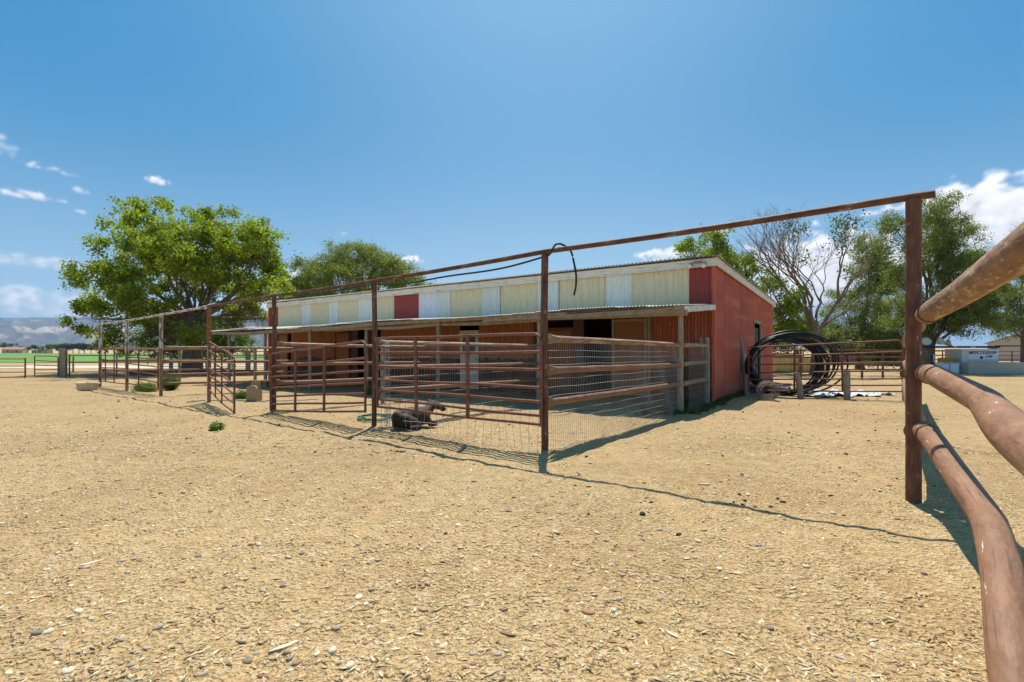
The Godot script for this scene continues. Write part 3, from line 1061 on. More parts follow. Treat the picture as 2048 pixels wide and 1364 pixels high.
# pipe whose ends are hammered flat
func flat_pipe(mb: MB, a: Vector3, b: Vector3, r: float, sides := 14, bend := Vector3.ZERO, fl := true) -> void:
	var l := (b - a).length()
	var p := []
	var rr := []
	for q in [[0.0, 1], [0.05, 1], [0.13, 2], [0.2, 0]]:
		p.append(a + (b - a) * (q[0] / l))
		rr.append(Vector2(r * 0.16, r * 1.5) if q[1] == 1 and fl else Vector2(r * 0.7, r * 1.2) if q[1] == 2 and fl else Vector2(r, r))
	for k in [0.3, 0.5, 0.7]:
		p.append(a.lerp(b, k) + bend * sin(k * PI))
		rr.append(Vector2(r, r))
	for q in [[0.2, 0], [0.13, 2], [0.05, 1], [0.0, 1]]:
		p.append(b - (b - a) * (q[0] / l))
		rr.append(Vector2(r * 0.16, r * 1.5) if q[1] == 1 and fl else Vector2(r * 0.7, r * 1.2) if q[1] == 2 and fl else Vector2(r, r))
	mb.tube(p, rr, sides)

# welded wire between a and b; off() pushes a point sideways
func wire_net(mb: MB, a: Vector3, b: Vector3, h0: float, h1: float, step: float, rows: Array, side: Vector3, bulge: Callable, r := 0.0024) -> void:
	var l := (b - a).length()
	var n := int(l / step)
	for i in n + 1:
		var f := float(i) / n
		var p := []
		var m := 9
		for k in m + 1:
			var h := lerpf(h0, h1, float(k) / m)
			var q := a.lerp(b, f)
			q.y = gh(q.x, q.z) * (1.0 - h / h1) + h
			p.append(q + side * float(bulge.call(f, h)))
		mb.tube(p, r, 3, false)
	for h: float in rows:
		var p := []
		for k in 25:
			var f := k / 24.0
			var q := a.lerp(b, f)
			q.y = h + 0.005 * sin(f * 19.0 + h * 9.0)
			p.append(q + side * float(bulge.call(f, h)))
		mb.tube(p, r * 1.15, 3, false)

func make_dividers() -> void:
	var u := Vector2(-0.829, 0.559)
	for t0: float in [0.0, 3.38, 6.66, 9.67, 12.61, 15.41, 18.07]:
		AWN.append([3.478 + u.x * t0, 10.254 + u.y * t0])
	var info := [
		[1, 0, "brown pipe fence with wire net running from the corner post to the barn corner"],
		[2, 1, "brown pipe fence with wire net behind the gate by the calf"],
		[3, 2, "three-rail pipe fence behind the sagging second gate"],
		[5, 4, "three-rail pipe fence from the white-painted post to the awning"],
		[7, 6, "three-rail pipe fence from the farthest painted post to the awning end"]]
	for q in info:
		var A: Array = POST[q[0]]
		var B: Array = AWN[q[1]]
		var t := thing("pipe_fence", q[2], "fence", Vector3.ZERO, 0, "pipe fences between the pens")
		var far: bool = q[0] > 2
		for h: float in [1.405, 1.0, 0.6] if not far else [1.43, 1.0, 0.62, 0.36]:
			if far and h < 0.4 and q[0] != 5:
				continue
			var mb := MB.new()
			mb.uo = Vector2(R(0, 5), R(0, 5))
			var dir := (P(B[0], B[1]) - P(A[0], A[1])).normalized()
			var a := P(A[0], A[1], h + R(-0.01, 0.01)) + dir * 0.06
			var b := P(B[0], B[1], h + R(-0.01, 0.02)) - dir * 0.075
			flat_pipe(mb, a, b, 0.045 if q[0] == 1 else 0.037, 14, Vector3(0, R(-0.015, 0.01), 0))
			part(t, "rail", mb, M.worn_pipe if h > 1.3 or (far and rng.randf() < 0.4) else M.dusty_pipe)
		if far:
			var mb := MB.new()
			var mx: float = (A[0] + B[0]) * 0.5 + 0.25
			var md: float = (A[1] + B[1]) * 0.5 + 0.35
			mb.tube([P(mx, md, -0.2), P(mx, md, 1.46)], 0.05, 10)
			part(t, "post", mb, M.grey_wood)
			continue
		var a := P(A[0], A[1]) + Vector3(0.09, 0, -0.05)
		var b := P(B[0], B[1])
		var dir := (b - a).normalized()
		var side := dir.cross(Vector3.UP)
		var mb := MB.new()
		var first: bool = q[0] == 1
		var sg := 1.0 if first else -1.0
		wire_net(mb, a + side * 0.055 * sg * -1.0, b + side * -0.055 * sg, 0.02, 1.43, 0.05 if first else 0.062,
			[0.03, 0.14, 0.25, 0.36, 0.47, 0.68, 0.79, 0.9, 1.08, 1.17, 1.26, 1.43] if first else [0.04, 0.2, 0.36, 0.52, 0.68, 0.84, 1.0, 1.16, 1.42], side,
			func(f: float, h: float) -> float: return (0.13 * maxf(0.0, 0.55 - h) * sin(f * PI) + 0.015 * sin(f * 31.0 + h * 4.0)) * sg)
		stuff(part(t, "wire_net", mb, M.wire))
		if first:
			# short run on to a grey post at the barn corner
			var E := P(4.66, 11.95)
			for h: float in [1.40, 1.01, 0.6]:
				var m2 := MB.new()
				m2.uo = Vector2(R(0, 5), R(0, 5))
				var f0 := b + Vector3(0.05, h, -0.07)
				var f1 := E + Vector3(-0.03, h + 0.02, 0.05)
				m2.tube([f0, f0.lerp(f1, 0.4) + Vector3(0, 0.012, 0), f1], [0.05, 0.047, 0.043], 10)
				part(t, "rail", m2, M.wood)
			var m3 := MB.new()
			m3.tube([E - Vector3(0, 0.3, 0), E + Vector3(0.01, 0.8, 0), E + Vector3(0, 1.62, 0)], [0.06, 0.058, 0.055], 10)
			part(t, "post", m3, M.grey_wood)
			m3 = MB.new()
			m3.box(E + Vector3(-0.1, 1.42, -0.03), Vector3(0.05, 0.42, 0.03), Basis(Vector3.BACK, 0.2))
			part(t, "wedge_board", m3, M.grey_wood)
			m3 = MB.new()
			wire_net(m3, b + Vector3(0.1, 0, 0), E, 0.02, 1.36, 0.055, [0.05, 0.2, 0.35, 0.5, 0.65, 0.8, 0.95, 1.1, 1.25], side, func(_f: float, _h: float) -> float: return 0.05)
			stuff(part(t, "wire_net", m3, M.rusty_wire))
		else:
			# doubled-over end of the net standing beside the post
			var m4 := MB.new()
			for k in 4:
				var o := a + dir * (0.06 + k * 0.03) + side * 0.05
				m4.tube([o, o + Vector3(R(-0.01, 0.01), 0.7, 0), o + Vector3(0, 1.42, 0)], 0.004, 4, false)
			for k in 24:
				var o := a + dir * 0.05 + side * 0.05 + Vector3(0, 0.06 * k + 0.02, 0)
				m4.tube([o, o + dir * 0.11 + Vector3(0, 0.01, 0)], 0.003, 4, false)
			stuff(part(t, "net_end", m4, M.wire))

func make_right_fence() -> void:
	var t := thing("pipe_fence", "thick dusty pipe fence with bent rails coming up close past the tall end post", "fence", Vector3.ZERO, 0, "pipe fences between the pens")
	var r := 0.0725
	var p0 := P(3.19, 3.88)
	var runs := [
		[[Vector3(3.2, 1.51, -3.86), Vector3(2.95, 1.525, -3.48), Vector3(2.52, 1.55, -2.8), Vector3(1.86, 1.58, -1.82), Vector3(1.28, 1.60, -0.95), Vector3(0.9, 1.61, -0.3), Vector3(0.62, 1.6, 0.4)], "worn_pipe"],
		[[Vector3(3.2, 1.06, -3.86), Vector3(3.05, 1.055, -3.62), Vector3(2.80, 1.02, -3.2), Vector3(2.55, 0.975, -2.76), Vector3(2.42, 0.955, -2.55), Vector3(2.28, 0.945, -2.38), Vector3(1.58, 0.935, -1.54), Vector3(1.0, 0.93, -0.7), Vector3(0.5, 0.93, 0.4)], "dusty_pipe"],
		[[Vector3(3.18, 0.62, -3.86), Vector3(3.05, 0.58, -3.62), Vector3(2.78, 0.475, -3.15), Vector3(2.58, 0.40, -2.8), Vector3(2.46, 0.365, -2.6), Vector3(2.35, 0.345, -2.45), Vector3(2.08, 0.26, -2.12), Vector3(1.80, 0.12, -1.80), Vector3(1.62, -0.02, -1.58), Vector3(1.5, -0.14, -1.44)], "dusty_pipe"]]
	for q in runs:
		var cv := []
		var pts: Array = q[0]
		for i in pts.size() - 1:
			var pa: Vector3 = pts[maxi(i - 1, 0)]
			var pb: Vector3 = pts[i]
			var pc: Vector3 = pts[i + 1]
			var pd: Vector3 = pts[mini(i + 2, pts.size() - 1)]
			for k in 5:
				cv.append(pb.cubic_interpolate(pc, pa, pd, k / 5.0))
		cv.append(pts[pts.size() - 1])
		var mb := MB.new()
		mb.uo = Vector2(R(0, 5), R(0, 5))
		mb.tube(cv, r, 30)
		var o := part(t, "rail", mb, M[q[1]])
		mb = MB.new()
		var a: Vector3 = cv[2]
		var b: Vector3 = cv[4]
		mb.tube([a.lerp(b, 0.3), a.lerp(b, 0.55)], r + 0.006, 30)
		part(o, "pipe_clamp", mb, M.rust_pipe)
	# the same fence goes on from the end post to the gate post beyond
	t = thing("pipe_fence", "dusty pipe fence running away behind the tall end post to the gate", "fence", Vector3.ZERO, 0, "pipe fences between the pens")
	var g := P(10.2, 12.95)
	for h: float in [1.5, 1.04, 0.58]:
		var mb := MB.new()
		mb.uo = Vector2(R(0, 5), R(0, 5))
		var a := P(3.26, 4.06, h)
		var b := P(10.12, 12.85, h * 0.97)
		var bow := Vector3(R(0.03, 0.07), R(-0.03, 0.02), 0)
		mb.tube([a, a.lerp(b, 0.08) + bow, a.lerp(b, 0.2) + bow * 0.6, a.lerp(b, 0.5), a.lerp(b, 0.8) - bow * 0.5, b], 0.066, 18)
		part(t, "rail", mb, M.worn_pipe if h > 1.4 else M.dusty_pipe)
	for f: float in [0.34, 0.67]:
		var mb := MB.new()
		var q := P(3.26, 4.06).lerp(P(10.12, 12.85), f) + Vector3(0.13, 0, -0.08)
		mb.tube([q - Vector3(0, 0.3, 0), q + Vector3(0, 1.58, 0)], 0.055, 12)
		part(t, "post", mb, M.rust_pipe)

# tubular gate: hl/hr are the bar heights at its hinge side a and far side b (top first)
func gate(label: String, a: Vector2, b: Vector2, hl: Array, hr: Array, stays: Array, r: float, wob: float, rods := false) -> Node3D:
	var t := thing("farm_gate", label, "gate", Vector3.ZERO, 0, "tubular steel gates of the pens")
	var A := P(a.x, a.y)
	var B := P(b.x, b.y)
	var dir := (B - A).normalized()
	var n := hl.size()
	var k1: float = 0.09 / (B - A).length()
	# outer hoop: hinge upright, top bar, rounded far corner, far upright
	var mb := MB.new()
	mb.tube([A + Vector3(0, hl[n - 1], 0), A + Vector3(0, hl[0] + 0.01, 0)], r * 1.05, 10)
	part(t, "hinge_upright", mb, M.gate_paint)
	mb = MB.new()
	var tl := A + Vector3(0, hl[0], 0)
	var tr := B + Vector3(0, hr[0], 0)
	var hoop := [tl]
	for s in range(1, 6):
		hoop.append(tl.lerp(tr, s / 6.0 * (1.0 - k1 * 1.5)) + Vector3(0, sin(s * 1.7) * wob * 0.5, 0))
	for s in 6:
		var an := PI * 0.5 * s / 5.0
		hoop.append(tr - dir * 0.11 * (1.0 - sin(an)) - Vector3(0, 0.11 * (1.0 - cos(an)), 0))
	hoop.append(B + Vector3(0, lerpf(hr[0], hr[n - 1], 0.5), 0))
	hoop.append(B + Vector3(0, hr[n - 1] - 0.02, 0))
	mb.tube(hoop, r, 10)
	part(t, "gate_frame", mb, M.gate_paint)
	for i in range(1, n):
		mb = MB.new()
		mb.uo = Vector2(R(0, 5), R(0, 5))
		var p := []
		for s in 9:
			var f := s / 8.0
			p.append((A + Vector3(0, hl[i], 0)).lerp(B + Vector3(0, hr[i], 0), f) + Vector3(0, sin(f * 5.0 + i * 1.3) * wob * sin(f * PI), 0) + dir.cross(Vector3.UP) * sin(f * 4.0 + i) * wob * 0.6)
		mb.tube(p, r * 0.92, 9)
		part(t, "bar", mb, M.gate_paint)
	var side := dir.cross(Vector3.UP)
	for f: float in stays:
		mb = MB.new()
		var q := A.lerp(B, f) + side * (r * 1.6)
		var top := lerpf(hl[0], hr[0], f)
		var bot := lerpf(hl[n - 1], hr[n - 1], f)
		if rods:
			for w: float in [-0.035, 0.035]:
				mb.tube([q + dir * w + Vector3(0, top, 0), q + dir * w + Vector3(0, bot - 0.01, 0)], 0.011, 6)
		else:
			mb.bar(q + Vector3(0, top + 0.01, 0), q + dir * R(-0.02, 0.02) + Vector3(0, bot - 0.01, 0), 0.05, 0.026, dir)
		part(t, "stay", mb, M.gate_paint)
	return t

func make_gates() -> void:
	var g := gate("seven-bar brown gate with a squared wire net in front of the lying calf", Vector2(-2.20, 8.18), Vector2(0.355, 6.10), [1.47, 1.235, 1.015, 0.80, 0.63, 0.475, 0.355], [1.46, 1.24, 1.02, 0.80, 0.63, 0.46, 0.35], [0.30, 0.63], 0.0205, 0.012)
	var mb := MB.new()
	var a := P(-2.18, 8.27)
	var b := P(0.33, 6.22)
	wire_net(mb, a, b, 0.0, 0.52, 0.135, [0.03, 0.17, 0.32, 0.5], Vector3(0.6, 0, -0.8), func(f: float, h: float) -> float: return 0.03 * sin(f * 17.0 + h * 5.0) + 0.05 * maxf(0.0, 0.3 - h), 0.003)
	stuff(part(g, "wire_net", mb, M.wire))
	gate("sagging brown gate touching the ground at its low end beside the cattle pen", Vector2(-5.0, 10.36), Vector2(-2.42, 8.25), [1.22, 0.96, 0.745, 0.52, 0.34, 0.18, 0.045], [1.43, 1.15, 0.94, 0.74, 0.565, 0.415, 0.27], [0.33, 0.64], 0.0215, 0.008)
	gate("open brown gate swung outward with bent wavy bars, dragging on the dirt", Vector2(-7.55, 12.46), Vector2(-5.62, 10.12), [1.53, 1.31, 1.09, 0.88, 0.68, 0.5, 0.33], [1.17, 0.98, 0.79, 0.60, 0.42, 0.23, 0.03], [0.36, 0.62], 0.0205, 0.022, true)
	gate("six-bar brown gate with twin rods ahead of the green weeds", Vector2(-12.85, 16.70), Vector2(-10.52, 14.86), [1.39, 1.13, 0.93, 0.68, 0.44, 0.25], [1.37, 1.09, 0.84, 0.61, 0.39, 0.2], [0.44], 0.021, 0.014, true)
	gate("farthest brown gate of the row, hung between two white-painted posts", Vector2(-15.5, 18.78), Vector2(-12.98, 16.86), [1.385, 1.18, 0.93, 0.74, 0.55, 0.42, 0.24], [1.42, 1.19, 0.95, 0.74, 0.55, 0.4, 0.22], [0.28, 0.6], 0.02, 0.008, true)
	var f := gate("long brown gate wired to grey stub posts in front of the black pipe coil", Vector2(7.05, 14.9), Vector2(10.08, 12.9), [1.43, 1.15, 0.91, 0.67, 0.47, 0.30, 0.14], [1.58, 1.29, 1.02, 0.79, 0.59, 0.42, 0.26], [0.33, 0.64], 0.022, 0.006)
	# the posts that hold it
	var k := 0
	for q in [[7.02, 14.98, 0.62, 0.0, "short grey wooden post at the barn end of the long gate"], [8.12, 14.02, 0.74, -0.14, "leaning grey wooden stub post before the black pipe coil"], [8.98, 13.4, 0.78, 0.0, "upright grey stub post in the middle of the long gate"], [10.22, 12.98, 0.82, 0.02, "stout grey wooden post at the free end of the long gate"]]:
		mb = MB.new()
		mb.uo = Vector2(R(0, 5), R(0, 5))
		var o := onground(q[0], q[1])
		mb.tube([o + Vector3(0, -0.25, 0), o + Vector3(q[3] * 0.4, q[2] * 0.5, 0), o + Vector3(q[3], q[2], 0)], [0.085, 0.08, 0.075], 9)
		single("stub_post", mb, M.grey_wood, q[4], "post", "grey stub posts along the long gate")
		k += 1
	f.set_meta("group", "tubular steel gates of the pens")

# post-and-rail run of pipe fence; heights of rails; posts every gap metres
func run_fence(label: String, pts: Array, hs: Array, gap: float, r: float, m: Material, group := "") -> void:
	var t := thing("pipe_fence", label, "fence", Vector3.ZERO, 0, group if group else "pipe fences beyond the pens")
	for h: float in hs:
		var mb := MB.new()
		var p := []
		for q in pts:
			p.append(onground(q[0], q[1], h))
		mb.tube(p, r, 7)
		part(t, "rail", mb, m)
	for k in pts.size() - 1:
		var a := P(pts[k][0], pts[k][1])
		var b := P(pts[k + 1][0], pts[k + 1][1])
		var n := maxi(1, int((b - a).length() / gap))
		for i in n + (1 if k == pts.size() - 2 else 0):
			var q := a.lerp(b, float(i) / n)
			q.y = gh(q.x, q.z)
			var mb := MB.new()
			mb.tube([q - Vector3(0, 0.2, 0), q + Vector3(0, float(hs[0]) + 0.05, 0)], r * 1.5, 7)
			part(t, "post", mb, m)

# ---------- things in the yard ----------
# smooth skin round tapered bones: [a, ra, b, rb] in metres, meshed as surface nets
func skin(bones: Array, cell: float, blend: float, mb: MB) -> void:
	var lo := Vector3.INF
	var hi := -Vector3.INF
	for q in bones:
		var rr := maxf(q[1], q[3]) + cell * 2.5
		lo = lo.min((q[0] as Vector3).min(q[2]) - Vector3.ONE * rr)
		hi = hi.max((q[0] as Vector3).max(q[2]) + Vector3.ONE * rr)
	var n := Vector3i(((hi - lo) / cell).ceil()) + Vector3i.ONE
	var val := PackedFloat32Array()
	val.resize(n.x * n.y * n.z)
	val.fill(1.0)
	for q in bones:
		var a: Vector3 = q[0]
		var b: Vector3 = q[2]
		var ra: float = q[1]
		var rb: float = q[3]
		var rr := maxf(ra, rb) + maxf(blend, cell * 2.5)
		var i0 := Vector3i(((a.min(b) - Vector3.ONE * rr - lo) / cell).floor()).max(Vector3i.ZERO)
		var i1 := Vector3i(((a.max(b) + Vector3.ONE * rr - lo) / cell).ceil()).min(n - Vector3i.ONE)
		var ab := b - a
		var l2 := maxf(ab.length_squared(), 1e-9)
		for z in range(i0.z, i1.z + 1):
			for y in range(i0.y, i1.y + 1):
				for x in range(i0.x, i1.x + 1):
					var p := lo + Vector3(x, y, z) * cell
					var h := clampf((p - a).dot(ab) / l2, 0, 1)
					var d := (p - a - ab * h).length() - lerpf(ra, rb, h)
					var i := (z * n.y + y) * n.x + x
					var o := val[i]
					var k := maxf(blend - absf(o - d), 0.0) / blend
					val[i] = minf(o, d) - k * k * blend * 0.25
	var at := {}
	var sx := 1
	var sy := n.x
	var sz := n.x * n.y
	var offs := [0, sx, sy, sx + sy, sz, sx + sz, sy + sz, sx + sy + sz]
	var co := [Vector3(0, 0, 0), Vector3(1, 0, 0), Vector3(0, 1, 0), Vector3(1, 1, 0), Vector3(0, 0, 1), Vector3(1, 0, 1), Vector3(0, 1, 1), Vector3(1, 1, 1)]
	var ed := [[0, 1], [2, 3], [4, 5], [6, 7], [0, 2], [1, 3], [4, 6], [5, 7], [0, 4], [1, 5], [2, 6], [3, 7]]
	for z in n.z - 1:
		for y in n.y - 1:
			for x in n.x - 1:
				var i := z * sz + y * sy + x
				var neg := 0
				for o: int in offs:
					if val[i + o] < 0.0:
						neg += 1
				if neg == 0 or neg == 8:
					continue
				var s := Vector3.ZERO
				var c := 0
				for e in ed:
					var va := val[i + offs[e[0]]]
					var vb := val[i + offs[e[1]]]
					if (va < 0.0) != (vb < 0.0):
						s += (co[e[0]] as Vector3).lerp(co[e[1]], va / (va - vb))
						c += 1
				var g := Vector3(val[i + 1] - val[i] + val[i + 1 + sy + sz] - val[i + sy + sz], val[i + sy] - val[i] + val[i + sx + sy + sz] - val[i + sx + sz], val[i + sz] - val[i] + val[i + sx + sy + sz] - val[i + sx + sy])
				at[i] = mb.pt(lo + (Vector3(x, y, z) + s / c) * cell, g.normalized(), Vector2(x, z) * cell)
	for i: int in at.keys():
		var x := i % n.x
		var y := (i / n.x) % n.y
		var z := i / sz
		if x < 1 or y < 1 or z < 1:
			continue
		for e in [[sx, sy, sz], [sy, sz, sx], [sz, sx, sy]]:
			if (val[i] < 0.0) != (val[i + e[0]] < 0.0) and at.has(i - e[1]) and at.has(i - e[2]) and at.has(i - e[1] - e[2]):
				mb.tri(at[i], at[i - e[1]], at[i - e[1] - e[2]])
				mb.tri(at[i], at[i - e[1] - e[2]], at[i - e[2]])

func make_calf() -> void:
	# local axes: x from rump to chest, y up, z to its own off side (away from the viewer)
	var t := thing("calf", "dark brown calf lying on the dirt behind the wire-netted gate", "calf", onground(-1.84, 7.98), 0.82)
	var mb := MB.new()
	var b := [
		[Vector3(0.06, 0.155, 0.0), 0.135, Vector3(0.34, 0.165, 0.0), 0.165], [Vector3(0.34, 0.165, 0.0), 0.165, Vector3(0.62, 0.17, 0.0), 0.145], [Vector3(0.02, 0.20, 0.02), 0.09, Vector3(0.2, 0.25, 0.0), 0.075],
		[Vector3(0.2, 0.255, 0.0), 0.07, Vector3(0.62, 0.265, 0.0), 0.06], [Vector3(0.10, 0.27, -0.05), 0.035, Vector3(0.14, 0.275, 0.07), 0.035],
		[Vector3(0.10, 0.15, -0.13), 0.10, Vector3(0.28, 0.10, -0.18), 0.065], [Vector3(0.28, 0.10, -0.18), 0.06, Vector3(0.36, 0.05, -0.2), 0.04], [Vector3(0.36, 0.05, -0.2), 0.038, Vector3(0.12, 0.035, -0.25), 0.028], [Vector3(0.12, 0.035, -0.25), 0.028, Vector3(0.30, 0.03, -0.27), 0.026],
		[Vector3(0.10, 0.15, 0.13), 0.10, Vector3(0.28, 0.10, 0.18), 0.065], [Vector3(0.36, 0.05, 0.2), 0.038, Vector3(0.12, 0.035, 0.25), 0.03],
		[Vector3(0.60, 0.15, -0.10), 0.075, Vector3(0.70, 0.06, -0.14), 0.045], [Vector3(0.70, 0.06, -0.14), 0.042, Vector3(0.84, 0.035, -0.13), 0.03], [Vector3(0.84, 0.035, -0.13), 0.03, Vector3(0.66, 0.03, -0.17), 0.026],
		[Vector3(0.60, 0.15, 0.10), 0.075, Vector3(0.72, 0.06, 0.14), 0.045], [Vector3(0.72, 0.06, 0.14), 0.042, Vector3(0.86, 0.035, 0.12), 0.03],
		[Vector3(0.64, 0.20, 0.0), 0.105, Vector3(0.80, 0.25, 0.02), 0.08], [Vector3(0.80, 0.25, 0.02), 0.08, Vector3(0.90, 0.30, 0.02), 0.066],
		[Vector3(0.90, 0.31, 0.01), 0.068, Vector3(0.98, 0.285, -0.03), 0.056], [Vector3(0.98, 0.285, -0.03), 0.054, Vector3(1.07, 0.235, -0.07), 0.042], [Vector3(1.07, 0.235, -0.07), 0.042, Vector3(1.10, 0.222, -0.08), 0.036],
		[Vector3(0.89, 0.335, -0.05), 0.022, Vector3(0.86, 0.35, -0.12), 0.034], [Vector3(0.86, 0.35, -0.12), 0.034, Vector3(0.845, 0.33, -0.18), 0.014],
		[Vector3(0.90, 0.335, 0.06), 0.022, Vector3(0.90, 0.35, 0.13), 0.034], [Vector3(0.90, 0.35, 0.13), 0.034, Vector3(0.89, 0.33, 0.19), 0.014],
		[Vector3(-0.04, 0.24, 0.0), 0.028, Vector3(-0.10, 0.12, -0.03), 0.018], [Vector3(-0.10, 0.12, -0.03), 0.018, Vector3(-0.08, 0.03, -0.06), 0.02]]
	for q in b:
		for e in [0, 2]:
			q[e] *= Vector3(1, 1, -1)
			if q[e].y > 0.2 and q[e].x > 0.7:
				q[e].y += 0.04 * smoothstep(0.7, 0.9, q[e].x)
	skin(b, 0.0125, 0.035, mb)
	for i in mb.v.size():
		mb.v[i].y = maxf(mb.v[i].y, -0.012)
	part(t, "body", mb, M.fur)
	for s: float in [-1.0, 1.0]:
		mb = MB.new()
		pebble(mb, Vector3(0.985, 0.345, 0.03) + Vector3(0.012, 0, 0.05 * s + 0.004), Vector3(0.011, 0.011, 0.008), 0.0)
		part(t, "eye", mb, M.print_black)
	mb = MB.new()
	pebble(mb, Vector3(1.125, 0.262, 0.088), Vector3(0.016, 0.02, 0.026), 0.5)
	part(t, "nose", mb, M.print_black)
	t.scale = Vector3(0.82, 1.0, 0.95)

func make_coil() -> void:
	var t := thing("pipe_coil", "big loose coil of black plastic pipe standing on edge behind the long gate", "pipe coil")
	for i in 15:
		var f := i / 14.0
		var x0 := 7.05 + R(0.0, 0.16)
		var x1: float = [8.86, 8.9, 8.94, 8.98, 9.02, 9.06, 9.1, 8.84, 8.92, 9.0, 9.2, 9.25, 9.33, 9.38, 9.5][i]
		var y1 := R(1.60, 1.78) if i < 10 else R(1.78, 1.92)
		var y0 := R(0.03, 0.16) if i > 3 else R(0.03, 0.07)
		var dz0 := 15.0 + R(-0.12, 0.12)
		var dz1 := 14.35 + R(-0.2, 0.3)
		var p := []
		var n := 56
		for k in n + 1:
			var a := TAU * k / n + PI
			var x := lerpf(x0, x1, 0.5 + 0.5 * cos(a))
			var y := lerpf(y0, y1, 0.5 + 0.5 * sin(a)) + 0.012 * sin(a * 3.0 + i)
			if y < 0.1:
				y = maxf(y, 0.028)
			p.append(Vector3(x, y, -lerpf(dz0, dz1, 0.5 + 0.5 * cos(a)) + (f - 0.5) * 0.12 + 0.05 * sin(a * 2.0 + i)))
		var mb := MB.new()
		mb.tube(p, 0.024, 9, false)
		part(t, "pipe_loop", mb, M.black_pipe)

func make_wire_roll() -> void:
	var t := thing("wire_roll", "rusty grey roll of fence wire lying by the barn end wall", "wire roll", onground(6.82, 13.35, 0.0), -0.45)
	var mb := MB.new()
	for i in 46:
		var r := lerpf(0.09, 0.27, sqrt(i / 45.0)) * R(0.95, 1.05)
		var z := R(-0.33, 0.33)
		var p := []
		for k in 25:
			var a := TAU * k / 24.0
			var rr := r * (1.0 + 0.05 * sin(a * 3.0 + i))
			p.append(Vector3(cos(a) * rr, maxf(0.01, 0.25 + sin(a) * rr * 0.95), z + 0.03 * sin(a * 2.0 + i * 1.7)))
		mb.tube(p, 0.0035, 3, false)
	part(t, "ring_wire", mb, M.rusty_wire)
	mb = MB.new()
	for i in 120:
		var a := R(0, TAU)
		var r := lerpf(0.1, 0.27, sqrt(R(0, 1)))
		var c := Vector3(cos(a) * r, 0.25 + sin(a) * r * 0.95, 0)
		c.y = maxf(c.y, 0.012)
		mb.tube([c + Vector3(0, 0, -0.33), c + Vector3(R(-0.02, 0.02), R(0, 0.02), 0.33)], 0.003, 3, false)
	part(t, "cross_wire", mb, M.rusty_wire)

func tarp(label: String, called: String, cx: float, cd: float, sx: float, sd: float, hgt: float, sd_: int, m: Material) -> void:
	var f := noise(sd_, 1.1, 4)
	var mb := MB.new()
	var n := 34
	for i in n + 1:
		for j in n + 1:
			var u := float(i) / n - 0.5
			var v := float(j) / n - 0.5
			var x := cx + u * sx * (1.0 + 0.35 * f.get_noise_2d(v * 4.0, 9.0))
			var d := cd + v * sd * (1.0 + 0.4 * f.get_noise_2d(u * 4.0, 3.0)) + u * 0.5
			var h := absf(f.get_noise_2d(x * 1.6, d * 1.6)) * hgt * 1.6 + maxf(0.0, f.get_noise_2d(x * 3.0, d * 0.8)) * hgt
			mb.pt(onground(x, d, h + 0.012), Vector3.UP, Vector2(x, d))
	grid_faces(mb, n, n)
	single(called, mb, m, label, "tarpaulin")

func grid_faces(mb: MB, n: int, m: int) -> void:
	for i in n:
		for j in m:
			var a := i * (m + 1) + j
			mb.tri(a, a + 1, a + m + 2)
			mb.tri(a, a + m + 2, a + m + 1)
	for i in n + 1:
		for j in m + 1:
			var a := i * (m + 1) + j
			var l := a - (m + 1) if i > 0 else a
			var r := a + m + 1 if i < n else a
			var b := a - 1 if j > 0 else a
			var t := a + 1 if j < m else a
			var nn := (mb.v[r] - mb.v[l]).cross(mb.v[t] - mb.v[b]).normalized()
			mb.n[a] = nn if nn.y > 0.0 else -nn

